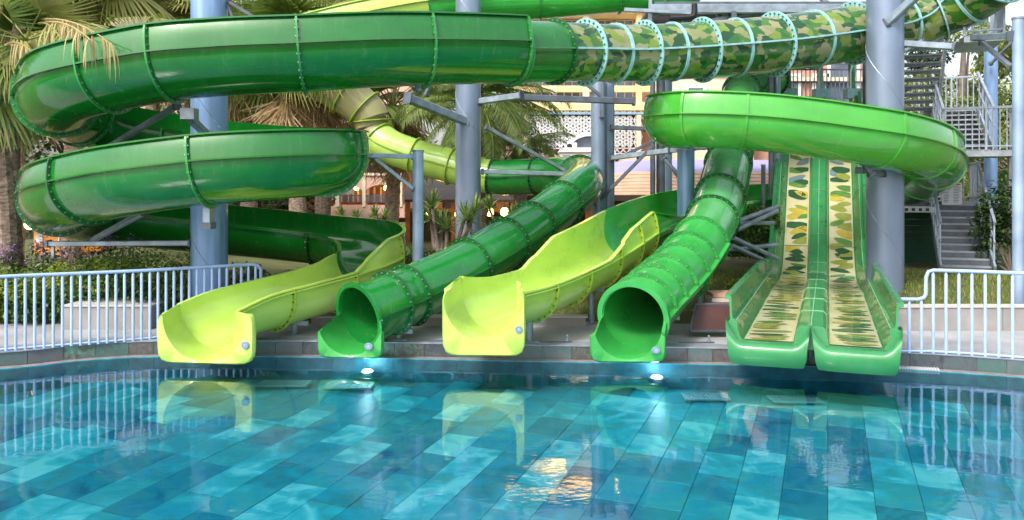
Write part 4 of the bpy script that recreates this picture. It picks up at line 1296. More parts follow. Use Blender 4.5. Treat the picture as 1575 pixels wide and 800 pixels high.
# green siding and hedge panel behind
t = thing('green_wall', (X(1415,21.5), 21.5, .5), 'dark green boarded wall under the stair landing', 'wall')
for k in range(9):
    z = .45+k*.17; mb = MB(); mb.box(X(1330,21.5), X(1452,21.5), 21.5+(k%2)*.004, 21.56, z, z+.165); mb.build('board', M['green_wall'], t)

# ------------------------------------------------------------------ hotel in the middle distance
def arch_poly(x0, x1, zs, zr, zt, y, mb):
    """spandrel over an arched opening: spring height zs, crown zr, wall top zt"""
    n = 12; cx = (x0+x1)/2; rx = (x1-x0)/2
    arc = [(cx-rx*math.cos(math.pi*k/n), zs+(zr-zs)*math.sin(math.pi*k/n)) for k in range(n+1)]
    for k in range(n):
        (xa, za), (xb, zb) = arc[k], arc[k+1]
        mb.add([(xa,y,za),(xb,y,zb),(xb,y,zt),(xa,y,zt),(xa,y+.35,za),(xb,y+.35,zb)], [(0,1,2,3),(0,4,5,1)])
HY = 44.0
hx = lambda u, Y=HY: (u-787.5)*Y/F_PX
hz = lambda v, Y=HY: CAM_Z-(v-290)*Y/F_PX
ht = thing('hotel_building', (2, HY, 0), 'cream and pink hotel with yellow balconies and a white lattice wall in the centre distance', 'building')
xL, xR = hx(770), hx(1012)
mb = MB(); mb.box(xL, xR, HY+1.8, HY+9, 0, hz(-42)); mb.build('wall', M['hotel_pink'], ht)
floors = [165, 90, 15]
for i, v in enumerate(floors):
    zb = hz(v)
    mb = MB(); mb.box(xL, xR, HY, HY+1.9, zb-.16, zb+.14); mb.build('balcony_slab', M['hotel_yellow'], ht)
    mb = MB(); mb.box(xL, xR, HY+.15, HY+.3, zb+.14, zb+.30); mb.build('parapet', M['hotel_cream'], ht)
    zl = hz(v-29)
    mb = MB(); mb.box(xL, xR, HY+.25, HY+.7, zl-.15, zl+.18); mb.build('lintel', M['hotel_yellow'] if i != 1 else M['hotel_cream'], ht)
    if i == 2:
        for v0_, uu in ((9, ((806,870),(955,992))), (-24, ((778,915),(948,992)))):
            for ua, ub in uu:
                mb = MB(); mb.box(hx(ua), hx(ub), HY-.16, HY-.03, hz(v0_+7), hz(v0_-6)); mb.build('light_strip', M['glow_strip'], ht)
    for u in (783, 852, 902, 984):
        mb = MB(); w_ = .35 if u != 984 else .3
        mb.box(hx(u)-w_/2, hx(u)+w_/2, HY+.2, HY+.6, zb+.22, zb+2.5); mb.build('pillar', M['hotel_cream'] if u != 984 else M['hotel_yellow'], ht)
    for ua, ub in ((789,806),(812,848),(858,896),(915,946),(954,980)):
        xa, xb = hx(ua), hx(ub); z0, z1 = zb+.3, hz(v-56) if i == 2 else hz(v-68)
        mb = MB(); mb.box(xa, xb, HY+1.66, HY+1.72, z0, z1); wo = mb.build('window', M['glass'] if ua in (858,915) else M['glass_blue'], ht)
        mb = MB(); n = max(2, int((xb-xa)/.35))
        for k in range(n+1):
            x = xa+(xb-xa)*k/n; mb.box(x-.03, x+.03, HY+1.58, HY+1.66, z0, z1)
        for z in (z0, (z0+z1)/2, z1): mb.box(xa, xb, HY+1.60, HY+1.65, z-.03, z+.03)
        mb.build('frame', M['frame_w'], wo)
# lattice wall
zA, zB = hz(227), hz(176)
mb = MB(); mb.box(hx(812), hx(980), HY+.1, HY+.14, zA, zB); mb.build('lattice_backing', M['black'], ht)
mb = MB(); mb.box(xL, xR, HY-.05, HY+.2, zB, zB+.12); mb.build('blue_cornice', mat('blue cornice', (.25,.38,.5), .6), ht)
mb = MB(); r0 = .34; nrow = 0
z = zA
while z < zB:
    x = hx(814)+(r0*.5 if nrow % 2 else 0)
    while x < hx(979):
        for k in range(12):
            a0, a1 = k*math.pi/6, (k+1)*math.pi/6
            for (ra, rb) in ((r0*.93, r0*1.07),):
                mb.add([(x+ra*math.cos(a0),HY+.06,z+ra*math.sin(a0)),(x+rb*math.cos(a0),HY+.06,z+rb*math.sin(a0)),(x+rb*math.cos(a1),HY+.06,z+rb*math.sin(a1)),(x+ra*math.cos(a1),HY+.06,z+ra*math.sin(a1))], [(0,3,2,1)])
        x += r0
    z += r0*.866; nrow += 1
mb.build('lattice', M['white'], ht, kind='stuff')
for ua, ub in ((806,813),(979,986)):
    mb = MB(); mb.box(hx(ua), hx(ub), HY-.02, HY+.2, hz(262), zB); mb.build('corner_post', M['hotel_cream'], ht)
# arch shaped dark window with a white hood, small gabled kiosk roof and air conditioner in front of the lattice
mb = MB(); cxx = hx(905); n = 16; r1, r2 = 1.45, 1.22; zc = hz(243)
for k in range(n):
    a0, a1 = math.pi*k/n, math.pi*(k+1)/n
    pts = [(r1*math.cos(a0), r1*math.sin(a0)*.95), (r1*math.cos(a1), r1*math.sin(a1)*.95), (r2*math.cos(a1), r2*math.sin(a1)*.95), (r2*math.cos(a0), r2*math.sin(a0)*.95)]
    mb.add([(cxx+x, HY-.5, zc+z) for x, z in pts]+[(cxx+x, HY, zc+z) for x, z in pts], [(0,1,2,3),(0,4,5,1),(3,2,6,7)])
mb.build('arch_hood', M['white'], ht)
mb = MB(); mb.add([(cxx, HY-.2, zc)]+[(cxx+r2*math.cos(math.pi*k/n), HY-.2, zc+r2*.95*math.sin(math.pi*k/n)) for k in range(n+1)], [(0, k+1, k+2) for k in range(n)]); mb.build('arch_window', M['glass'], ht)
mb = MB(); mb.box(xL, xR, HY-.02, HY+.1, 0, hz(238)); mb.build('ground_floor', M['hotel_cream'], ht)
for ua, ub in ((862,872),(876,898),(905,916)):
    mb = MB(); mb.box(hx(ua), hx(ub), HY-.08, HY-.03, hz(256), hz(240)); mb.build('window', M['glass_blue'], ht)
ac = thing('air_conditioner', (hx(874), HY-.8, hz(232)), 'white air conditioner box with a round fan under the arched window', 'air conditioner')
mb = MB(); mb.box(hx(868), hx(885), HY-1, HY-.6, hz(232), hz(221)); mb.build('case', M['white'], ac)
mb = MB(); mb.tube([(hx(874),HY-1.03,hz(226.5)),(hx(874),HY-1.0,hz(226.5))], .14, 16); mb.build('fan_grille', M['black'], ac)
kr = thing('kiosk_roof', (hx(890), HY-3, 0), 'small white kiosk with a low gabled roof before the lattice wall', 'kiosk')
mb = MB(); mb.add([(hx(855),HY-1.5,hz(236)),(hx(925),HY-1.5,hz(236)),(hx(912),HY-1.5,hz(229)),(hx(868),HY-1.5,hz(229)),(hx(855),HY-.6,hz(236)),(hx(925),HY-.6,hz(236)),(hx(912),HY-.6,hz(229)),(hx(868),HY-.6,hz(229))], [(0,1,2,3),(3,2,6,7),(0,4,5,1),(1,5,6,2),(0,3,7,4)]); mb.build('roof', M['white'], kr)
mb = MB(); mb.box(hx(858), hx(922), HY-1.4, HY-.7, 0, hz(236.5)); mb.build('wall', M['hotel_cream'], kr)
for ua in (863,878,900): mb = MB(); mb.box(hx(ua), hx(ua+11), HY-1.44, HY-1.405, hz(256), hz(240)); mb.build('window', M['glass_blue'], kr)

# left wing with arches
WY = 46.0
wx = lambda u: hx(u, WY); wz = lambda v: hz(v, WY)
lw = thing('hotel_wing', (-9, WY, 0), 'pink hotel wing with arched balconies and warm wall lamps at the left centre', 'building')
mb = MB(); mb.box(wx(180), wx(622), WY+3, WY+8, 0, wz(60)); mb.build('wall', M['hotel_pink'], lw)
mb = MB(); mb.box(wx(440), wx(622), WY, WY+3, wz(335), wz(316)); mb.build('base', M['hotel_pink'], lw)
mb = MB()
for a, b in ((440,480),(480,515),(522,558),(563,612)):
    arch_poly(wx(a), wx(b), wz(296), wz(287) if b-a < 45 else wz(284), wz(270), WY, mb)
mb.build('arcade', M['hotel_pink'], lw)
for u in (437, 480, 519, 560, 616):
    mb = MB(); w_ = 5 if u != 519 else 6; mb.box(wx(u-w_/2), wx(u+w_/2), WY-.06, WY+.4, wz(318), wz(268)); mb.build('pillar', M['hotel_cream'], lw)
mb = MB(); mb.box(wx(436), wx(620), WY-.1, WY+3, wz(270), wz(266)); mb.build('floor_slab', M['hotel_cream'], lw)
for a, b in ((442,477),(484,513),(524,556),(566,608)):
    mb = MB(); mb.box(wx(a), wx(b), WY+2.2, WY+2.3, wz(312), wz(288)); wo = mb.build('window', M['wood'], lw)
    mb = MB(); n = 4
    for k in range(n+1):
        x = wx(a)+(wx(b)-wx(a))*k/n; mb.box(x-.05,x+.05,WY+2.1,WY+2.2,wz(312),wz(288))
    mb.build('frame', M['frame_w'], wo)
    mb = MB(); x = (wx(a)+wx(b))/2; mb.lathe((x, WY+1.6, wz(293)), [(.06,0),(.14,.06),(.12,.22),(.04,.28)], 10); mb.build('wall_lamp', M['lamp'], lw)
for z0_ in (wz(309), wz(252)):
    mb = MB(); mb.box(wx(437), wx(620), WY+.0, WY+.05, z0_+.28, z0_+.34)
    n = 90
    for k in range(n):
        x = wx(437)+(wx(620)-wx(437))*k/n; mb.box(x-.02, x+.02, WY+.01, WY+.04, z0_-.1, z0_+.28)
    mb.build('balcony_railing', M['steel_dark'], lw, kind='stuff')
for a, b in ((470,500),(506,540),(548,590)):
    mb = MB(); mb.box(wx(a), wx(b), WY+2.9, WY+2.98, wz(262), wz(240)); mb.build('window', M['glass_blue'], lw)
mb = MB(); mb.box(wx(460), wx(622), WY-.2, WY+3.2, wz(238), wz(231)); mb.build('cornice', M['hotel_cream'], lw)
# low far building seen above the far left flume
fb = thing('low_building', (-12, 40, 0), 'low white and pink building far behind the left flume', 'building')
mb = MB(); mb.box(hx(340,40), hx(470,40), 40, 44, 0, hz(300,40)); mb.build('wall', M['hotel_pink'], fb)
for k in range(6):
    u = 352+k*20; mb = MB(); mb.box(hx(u,40), hx(u+13,40), 39.93, 39.99, hz(318,40), hz(306,40)); mb.build('window', M['frame_w'], fb)
mb = MB(); mb.box(hx(335,38), hx(500,38), 38, 45, hz(300,38), hz(292,38)); mb.build('roof', M['steel_blue'], fb)

# pink brown building at the right of the tower
pb_ = thing('pink_building', (14, 40, 0), 'pink brown building with white framed windows behind the twin slide top', 'building')
PY = 40.0; qx = lambda u: hx(u, PY); qz = lambda v: hz(v, PY)
mb = MB(); mb.box(qx(1085), qx(1345), PY, PY+8, 0, qz(60)); mb.build('wall', M['brick_pink'], pb_)
mb = MB(); mb.box(qx(1030), qx(1150), PY-1, PY-.1, 0, qz(118)); mb.build('cream_bay', M['hotel_cream'], pb_)
mb = MB(); mb.box(qx(1028), qx(1152), PY-1.1, PY, qz(122), qz(112)); mb.build('bay_cornice', M['hotel_yellow'], pb_)
for a, b, c, d in ((1100,1122,118,150),(1208,1228,118,165),(1252,1270,118,178),(1272,1318,128,180),(1275,1318,98,120),(1050,1075,140,158)):
    mb = MB(); mb.box(qx(a), qx(b), PY-.08 if a > 1080 else PY-1.08, PY-.02 if a > 1080 else PY-1.02, qz(d), qz(c)); wo = mb.build('window', M['glass'], pb_)
    mb = MB(); y = PY-.12 if a > 1080 else PY-1.12
    for (xa,xb,za,zb) in ((qx(a)-.12,qx(a)+.05,qz(d),qz(c)),(qx(b)-.05,qx(b)+.12,qz(d),qz(c)),(qx(a)-.12,qx(b)+.12,qz(c),qz(c)+.14),(qx(a)-.12,qx(b)+.12,qz(d)-.14,qz(d))): mb.box(xa,xb,y,y+.06,za,zb)
    mb.build('frame', M['white'], wo)
mb = MB(); mb.box(qx(1190), qx(1345), PY-.3, PY, qz(126), qz(120)); mb.build('string_course', M['hotel_cream'], pb_)

# big swept canopy roof: lilac sheet over peach boards
cn = thing('canopy_roof', (5, 30, 3), 'wide lilac and peach canopy roof behind the columns', 'roof')
def vt(u): return 246+(max(0, 985-u)/185.0)**1.6*40
def vm(u): return vt(u)+18-8*max(0,(900-u)/100)*.8
mb = MB(); us = list(range(800, 1345, 12)); 
for u in us:
    mb.v.append(tuple(P(u, vt(u), 33))); mb.v.append(tuple(P(u, vm(u), 30)))
for i in range(len(us)-1): mb.f.append((2*i, 2*i+1, 2*i+3, 2*i+2)); mb.m.append(0)
mb.build('roof_sheet', M['roof_purple'], cn)
for k in range(7):
    mb = MB()
    for u in us:
        a = vm(u); b = 301; va = a+(b-a)*k/7+.35; vb = a+(b-a)*(k+1)/7; y0 = 29.9-k*.35; y1 = 29.9-(k+1)*.35+.03
        mb.v.append(tuple(P(u, va, y0)+Vector((0,0,.015)))); mb.v.append(tuple(P(u, vb, y1)+Vector((0,0,.04))))
        mb.v.append(tuple(P(u, vb, y1)))
    for i in range(len(us)-1):
        mb.f.append((3*i, 3*i+1, 3*i+4, 3*i+3)); mb.m.append(0); mb.f.append((3*i+1, 3*i+2, 3*i+5, 3*i+4)); mb.m.append(0)
    mb.build('roof_board', M['roof_peach'], cn)
mb = MB(); mb.beam(P(800,305,27.3), P(1345,305,27.3), .2, .22); mb.build('fascia', M['wood_dark'], cn)
for u in (840, 905, 975, 1045, 1115, 1185, 1255): 
    q = P(u,305,27.6); mb = MB(); mb.beam((q.x,27.6,.4),(q.x,27.6,q.z),.2,.2); mb.build('post', M['wood'], cn)

# dark timber snack bar with lanterns
sb_ = thing('snack_bar', (-2, 30, .5), 'dark brown timber bar hut with glowing lanterns behind the palms', 'hut')
BY = 30.0
mb = MB(); mb.box(hx(628,BY), hx(1010,BY), BY, BY+4, .4, hz(326,BY)); mb.build('counter', M['wood_dark'], sb_)
mb = MB(); mb.box(hx(628,BY), hx(1010,BY), BY+3.8, BY+4, .4, hz(300,BY)); mb.build('back_wall', M['wood_dark'], sb_)
mb = MB(); mb.add([P(622,311,BY-1.2),P(1012,311,BY-1.2),P(1012,292,BY+2.5),P(622,292,BY+2.5),P(622,307,BY-1.2),P(1012,307,BY-1.2),P(1012,289,BY+2.5),P(622,289,BY+2.5)], [(0,3,2,1),(4,5,6,7),(0,1,5,4),(1,2,6,5),(3,7,6,2),(0,4,7,3)]); mb.build('roof', M['wood_dark'], sb_)
for u in (632,652,700,742,790,850,905,965):
    mb = MB(); mb.beam((hx(u,BY), BY-.9, .4), (hx(u,BY), BY-.9, hz(308,BY)), .16); mb.build('post', M['wood'], sb_)
mb = MB(); mb.beam((hx(628,BY), BY-.95, hz(322,BY)), (hx(1010,BY), BY-.95, hz(322,BY)), .09, .12); mb.build('rail', M['wood'], sb_)
for ua in (645, 760, 900): mb = MB(); mb.box(hx(ua,BY), hx(ua+22,BY), BY+3.7, BY+3.78, hz(325,BY), hz(308,BY)); mb.build('panel', M['wood'], sb_)
def lantern(u, v, Y, lab, r=.10):
    q = P(u, v, Y); t = thing('lantern', q, lab, 'lantern', 'warm lanterns')
    mb = MB(); mb.lathe((q.x,q.y,q.z-r), [(r*.4,0),(r*.9,r*.4),(r,r),(r*.8,r*1.7),(r*.4,r*2)], 12); mb.build('lamp_glass', M['lamp'], t, smooth=60)
    mb = MB(); mb.lathe((q.x,q.y,q.z+r), [(r*.7,0),(r*.2,r*.5)], 10); mb.tube([(q.x,q.y,q.z+r*1.4),(q.x,q.y,q.z+r*3)],.012,5); mb.build('lamp_hood', M['wood_dark'], t)
for a in ((662,327,28,'glowing lantern left of the thick grey column, by the slim post',.15),(703,330,28,'small lantern just left of the thick grey column',.08),(753,326,28,'left one of the two bright lanterns right of the thick column',.14),(776,326,28,'right one of the two bright lanterns right of the thick column',.14),(763,346,27,'low lantern under the pair right of the thick column',.08),
          (44,322,19,'orange lantern near the palm trunk at the left edge',.20),(46,345,19,'lower orange lantern near the palm trunk at the left edge',.12),(880,340,28,'lantern behind the top of the left green tube',.1),(855,352,28,'faint lantern below the left green tube bend',.09)):
    lantern(a[0],a[1],a[2],a[3],a[4])
# orange kiosk at left edge
kk = thing('orange_kiosk', (-10, 24, .5), 'small orange lit kiosk glimpsed under the left end of the spiral', 'kiosk')
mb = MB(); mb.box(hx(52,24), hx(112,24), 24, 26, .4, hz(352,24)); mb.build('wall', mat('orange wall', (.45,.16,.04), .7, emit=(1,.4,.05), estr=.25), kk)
mb = MB(); mb.box(hx(58,24), hx(68,24), 23.9, 23.98, hz(375,24), hz(360,24)); mb.box(hx(92,24), hx(104,24), 23.9, 23.98, hz(375,24), hz(358,24)); mb.build('window', M['frame_w'], kk)
mb = MB(); mb.box(hx(48,24), hx(116,24), 23.7, 26.2, hz(352,24), hz(347,24)); mb.build('roof', M['wood_dark'], kk)
# two coloured tower caps at the top centre
for u, m_, lab in ((565,'cap red','blue pointed turret cap with red band at the top of the picture'),(586,'cap blue','plain blue turret cap at the top of the picture')):
    q = P(u, 12, 60); t = thing('turret_cap', (q.x, q.y, q.z), lab, 'turret')
    mb = MB(); mb.lathe((q.x,q.y,0), [(.42,q.z-.6),(.34,q.z+.3)], 16); mb.build('band', mat(m_, (.45,.05,.04) if u == 565 else (.06,.08,.5), .5), t, smooth=40)
    mb = MB(); mb.lathe((q.x,q.y,0), [(.34,q.z+.31),(.26,q.z+1.0),(.05,q.z+2.2)], 16); mb.build('cap', mat(m_+' top', (.08,.13,.55), .5), t, smooth=40)
    mb = MB(); mb.lathe((q.x,q.y,0), [(.3,0),(.3,q.z-.6)], 12); mb.build('tower', M['hotel_pink'], t, smooth=40)
# ------------------------------------------------------------------ vegetation
def leaves(n, pts_fn, size, rnd, mb=None, droop=.3, aspect=.45, upb=.4):
    """n small folded leaves; pts_fn gives a position"""
    mb = mb or MB()
    for i in range(n):
        p = pts_fn()
        a = rnd.uniform(0, 2*math.pi); el_ = rnd.uniform(-.8, .9)
        d = Vector((math.cos(a)*math.cos(el_), math.sin(a)*math.cos(el_), math.sin(el_)-droop))
        d.normalize()
        s_ = size*rnd.uniform(.6, 1.4)
        sd = d.cross(Vector((rnd.uniform(-.5,.5), rnd.uniform(-.5,.5), 1))).normalized()
        b = len(mb.v); h = s_*aspect
        mb.v.extend([tuple(p), tuple(p+d*s_*.5+sd*h*.5), tuple(p+d*s_), tuple(p+d*s_*.5-sd*h*.5)])
        mb.f.append((b, b+1, b+2, b+3)); mb.m.append(mb.cm)
    return mb
def clumps(cs, rnd):
    """cs: list of (center, radii); returns sampler that favours the shell and leaves gaps"""
    def f():
        c, r = rnd.choice(cs)
        while True:
            x, y, z = rnd.gauss(0,1), rnd.gauss(0,1), rnd.gauss(0,1); l = math.sqrt(x*x+y*y+z*z)
            if l > 1e-3: break
        k = rnd.uniform(.45, 1.0)**.6
        return Vector((c[0]+r[0]*x/l*k, c[1]+r[1]*y/l*k, c[2]+r[2]*z/l*k))
    return f
def bush(x, y, z0, rx, ry, h, n, size, m, label, name='shrub', seed=0, cat='shrub', group=None, mats2=None, nc=9):
    rnd = random.Random(seed)
    t = thing(name, (x, y, z0), label, cat, group)
    cs = []
    for k in range(nc):
        a = rnd.uniform(-1,1); b = rnd.uniform(-1,1); c = rnd.uniform(.15,.95)
        q = rnd.uniform(.25,.45)
        cs.append(((x+a*rx*.75, y+b*ry*.75, z0+c*h*(1-.35*abs(a))), (rx*q+.08, ry*q+.08, h*q*.8)))
    mb = leaves(n, clumps(cs, rnd), size, rnd)
    mb.build('foliage', M[m], t)
    mb = MB()
    for k in range(6):
        c = cs[k % len(cs)][0]; mb.tube([(x+rnd.uniform(-.1,.1)*rx, y, z0-.05), ((x+c[0])/2+rnd.uniform(-.05,.05), (y+c[1])/2, z0+(c[2]-z0)*.5), c], [.03,.022,.01], 5)
    mb.build('stem', M['bark'], t)
    return t

def fan_frond(seed, dry=False, droop=.5, R0=1.15, pet=.9, n=30, wd=.05):
    rnd = random.Random(seed); mb = MB()
    # petiole along +X
    mb.tube([(0,0,0),(pet*.5,0,.05),(pet,0,0)], [.022,.016,.012], 5)
    spread = 2.3 if not dry else 1.3
    for k in range(n):
        a = -spread/2+spread*k/(n-1)+rnd.uniform(-.02,.02)*(8 if dry else 1)
        a *= 1.25
        L_ = R0*(1-.22*abs(a)/1.6)*rnd.uniform(.88,1.05); segs = 5
        base = len(mb.v); oz = rnd.uniform(-.45,.45) if dry else 0; cu = rnd.uniform(-.5,.5) if dry else 0
        if dry: L_ *= rnd.uniform(.55,1.25)
        for j in range(segs+1):
            f = j/segs
            x = pet+math.cos(a)*L_*f; y = math.sin(a)*L_*f; z = -droop*L_*max(0, f-.35)**1.6*(1.3+rnd.uniform(-.1,.1))
            if dry: z += (oz*f+cu*f*f)*L_; y += .25*cu*f*f*L_
            wv = wd*(.35+1.0*min(1, f*2.2))*(1-f**3*.92)
            nx_, ny_ = -math.sin(a), math.cos(a)
            mb.v.append((x+nx_*wv/2, y+ny_*wv/2, z+.012)); mb.v.append((x-nx_*wv/2, y-ny_*wv/2, z-.0))
        for j in range(segs):
            mb.f.append((base+2*j, base+2*j+1, base+2*j+3, base+2*j+2)); mb.m.append(0)
    me = bpy.data.meshes.new('frond'); me.from_pydata(mb.v, [], mb.f); return me
def feather_frond(seed, L0=2.6, droop=.9, n=46, ll=.42, wd=.028):
    rnd = random.Random(seed); mb = MB(); pts = []
    for j in range(11):
        f = j/10; pts.append(Vector((L0*f*(1-.18*f*f*droop), 0, .5*L0*(.55*f-f*f*droop*.95))))
    mb.tube(pts, [.03*(1-.8*j/10)+.004 for j in range(11)], 5)
    for k in range(n):
        f = .14+.85*k/n; i = min(9, int(f*10)); g = f*10-i; p = pts[i].lerp(pts[i+1], g); T = (pts[i+1]-pts[i]).normalized()
        for sg in (-1, 1):
            l = ll*(1-.75*abs(f-.45)**1.5)*rnd.uniform(.85,1.1)
            d = (T*.75+Vector((0, sg, -.25+rnd.uniform(-.15,.15)))).normalized(); q = p+d*l*.5; e = p+d*l+Vector((0,0,-l*.35))
            up = T.cross(d).normalized(); s_ = d.cross(up)
            b = len(mb.v); mb.v.extend([tuple(p), tuple(q+s_*wd*.5), tuple(e), tuple(q-s_*wd*.5)]); mb.f.append((b,b+1,b+2,b+3)); mb.m.append(0)
    me = bpy.data.meshes.new('frond'); me.from_pydata(mb.v, [], mb.f); return me
FAN = [fan_frond(i, False, .5+.2*i) for i in range(3)]
FANP = [fan_frond(20+i, False, .8+.2*i) for i in range(2)]
DRY = [fan_frond(10+i, True, .25, R0=1.0, pet=.7, n=46, wd=.026) for i in range(5)]
FEA = [feather_frond(i, droop=.8+.15*i) for i in range(3)]
for m_ in FAN: m_.materials.append(M['frond'])
for m_ in FANP: m_.materials.append(M['frond_pale'])
for m_ in DRY: m_.materials.append(M['frond_dry'])
for m_ in FEA: m_.materials.append(M['frond'])
def put(parent, me, loc, az, el, roll, sc, name='frond'):
    o = bpy.data.objects.new(name, me); COL.objects.link(o); o.parent = parent
    q = Matrix.Rotation(az, 4, 'Z') @ Matrix.Rotation(-el, 4, 'Y') @ Matrix.Rotation(roll, 4, 'X')
    o.matrix_local = Matrix.Translation(Vector(loc)-Vector(parent.location)) @ q @ Matrix.Scale(sc, 4)
    return o
def fan_palm(x, y, z0, ztop, r, label, seed, sc=1.0, ngreen=22, ndry=26, skirt=2.2, pale=.25):
    rnd = random.Random(seed); t = thing('fan_palm', (x, y, z0), label, 'palm tree', 'palms behind the slides')
    mb = MB(); n = 26; pts = []; rs = []
    for k in range(n+1):
        f = k/n; pts.append((x+.08*math.sin(f*3+seed), y+.06*math.cos(f*2.5+seed), z0-.1+(ztop-z0+.1)*f)); rs.append(r*(1.15-.25*f)*(1+.09*(k % 2)))
    mb.tube(pts, rs, 14); mb.build('trunk', M['bark_palm'], t, smooth=20)
    tx, ty = pts[-1][0], pts[-1][1]
    for k in range(ngreen):
        el_ = R(rnd.uniform(-50, 75)); az_ = rnd.uniform(0, 2*math.pi)
        put(t, rnd.choice(FANP if rnd.random() < pale else FAN), (tx, ty, ztop+rnd.uniform(-.2,.15)), az_, el_, rnd.uniform(-.5,.5), sc*rnd.uniform(.85,1.15))
    for k in range(ndry):
        h = rnd.random()*skirt; az_ = rnd.uniform(0, 2*math.pi)
        put(t, rnd.choice(DRY), (tx+math.cos(az_)*rnd.uniform(.15,.5)*sc, ty+math.sin(az_)*rnd.uniform(.15,.5)*sc, ztop+.2-h), az_, R(rnd.uniform(-94,-68)), rnd.uniform(-1.6,1.6), sc*rnd.uniform(.7,1.1), 'dry_frond')
    return t
# fan palms: left edge in front, and the row behind
q = P(0,300,14.9); fan_palm(q.x, q.y, .4, P(0,100,14.9).z, .26, 'fan palm at the left edge whose rough trunk stands behind the end of the fence', 1, 1.0, 26, 9, .3, .5)
rowp = [(112,5,21,'fan palm with brown hanging skirt above the left end of the spiral',5.0,1.6),(140,-20,27,'fan palm behind the upper spiral loop, second from the left',5,3.0),(232,-30,27,'fan palm left of the blue column with a dense dry skirt',5.5,1.8),(300,40,27,'smaller fan palm just left of the blue column',5,1.2),
        (385,95,25,'fan palm with skirt right of the blue column',4,.9),(462,85,24,'tall fan palm with hanging dry fronds right of the blue column',5,1.1),(500,-30,26,'tall fan palm whose fronds hang into the top of the picture',4,.8),(602,165,27,'fan palm with dry skirt left of the thick grey column',4,.5),
        (15,-90,20,'tall fan palm above the left edge of the picture',4,1.0)]
for i, (u, v, Y, lab, sk, s2) in enumerate(rowp):
    q = P(u, v, Y); fan_palm(q.x, q.y, .4, q.z, .22, lab, 30+i, 1.25, 34, 38, s2, .4)
# straw frond that hangs over the big loop: belongs to the left palm crown, nearest the camera
lp = thing('leaning_fan_palm', (P(95,300,13.4).x, 14.0, .4), 'slim fan palm whose straw yellow frond hangs over the big green loop', 'palm tree', 'palms behind the slides')
a = P(62,28,13.3)
mb = MB(); mb.tube([P(20,420,15.0)+Vector((0,0,.2)), P(18,250,14.9), P(20,100,14.6), P(30,40,14.2)], [.16,.14,.12,.10], 10); mb.build('trunk', M['bark_palm'], lp, smooth=40)
def hang_frond(p0, p1, tipdir, parent, m, n=34, L_=1.0, seed=3, wd=.022):
    """arching midrib from p0 to p1 with long thin hanging segments"""
    rnd = random.Random(seed); p0 = Vector(p0); p1 = Vector(p1); mid = (p0+p1)/2+Vector((0,0,.22))
    mb = MB(); pts = [p0.lerp(mid, k/6).lerp(mid.lerp(p1, k/6), k/6) for k in range(7)]
    mb.tube(pts, [.022-.0025*k for k in range(7)], 6)
    for k in range(n):
        f = .25+.75*k/n; i = min(5, int(f*6)); p = pts[i].lerp(pts[i+1], f*6-i)
        d = Vector(tipdir)+Vector((rnd.uniform(-.35,.45), rnd.uniform(-.45,.25), rnd.uniform(-.2,.3))); d.normalize(); l = L_*rnd.uniform(.55,1.1)
        b = len(mb.v); sgs = 6; s_ = d.cross(Vector((0,0,1))).normalized()
        for j in range(sgs+1):
            g = j/sgs; q = p+d*l*g*(1-.45*g)+Vector((0,0,-l*.95*g*g)); wv = wd*(.6+g)*(1-g**2.5)*.9+.001
            mb.v.append(tuple(q+s_*wv/2)); mb.v.append(tuple(q-s_*wv/2))
        for j in range(sgs): mb.f.append((b+2*j, b+2*j+1, b+2*j+3, b+2*j+2)); mb.m.append(0)
    return mb.build('frond', M[m], parent)
hang_frond(P(70,30,13.2), P(172,68,11.4), (.5,-.3,-.3), lp, 'frond_straw', 44, .62, 3)
hang_frond(P(66,36,13.2), P(140,62,11.3), (.3,-.2,-.4), lp, 'frond_straw', 34, .50, 4)
hang_frond(P(60,36,13.2), P(100,70,12.0), (.1,-.2,-.5), lp, 'frond_pale', 30, .5, 5)
hang_frond(P(8,70,13.6), P(52,84,12.6), (.35,-.2,-.5), lp, 'frond_straw', 34, .45, 6)
for k in range(9):
    put(lp, FAN[k % 3] if k % 2 else FANP[k % 2], P(40,62,13.7), k*.7, R(10+8*(k % 5)), .3*k, .85)
# date palm right of centre column
q = P(735,150,23.5); dp = thing('date_palm', (q.x, q.y, .4), 'date palm with arching feathery fronds around the thick grey column', 'palm tree', 'palms behind the slides')
mb = MB(); n = 22; mb.tube([(q.x+.05*math.sin(k), q.y, .3+(q.z-.3)*k/n) for k in range(n+1)], [.26*(1+.08*(k % 2)) for k in range(n+1)], 12); mb.build('trunk', M['bark_palm'], dp, smooth=20)
rnd = random.Random(5)
for k in range(74):
    put(dp, FEA[k % 3], (q.x, q.y, q.z+rnd.uniform(-.3,.2)), rnd.uniform(0, 6.283), R(rnd.uniform(-55, 60)), rnd.uniform(-.3,.3), rnd.uniform(.9, 1.25))
q = P(800,290,25); dp = thing('date_palm', (q.x, q.y, .4), 'smaller date palm right of the thick column, in front of the lattice wall', 'palm tree', 'palms behind the slides')
q = P(800,225,25)
mb = MB(); mb.tube([(q.x, q.y, .3+(q.z-.3)*k/16) for k in range(17)], [.2*(1+.08*(k % 2)) for k in range(17)], 12); mb.build('trunk', M['bark_palm'], dp, smooth=20)
for k in range(34):
    put(dp, FEA[k % 3], (q.x, q.y, q.z+rnd.uniform(-.2,.1)), rnd.uniform(0, 6.283), R(rnd.uniform(-45, 50)), rnd.uniform(-.3,.3), rnd.uniform(.55, .8))

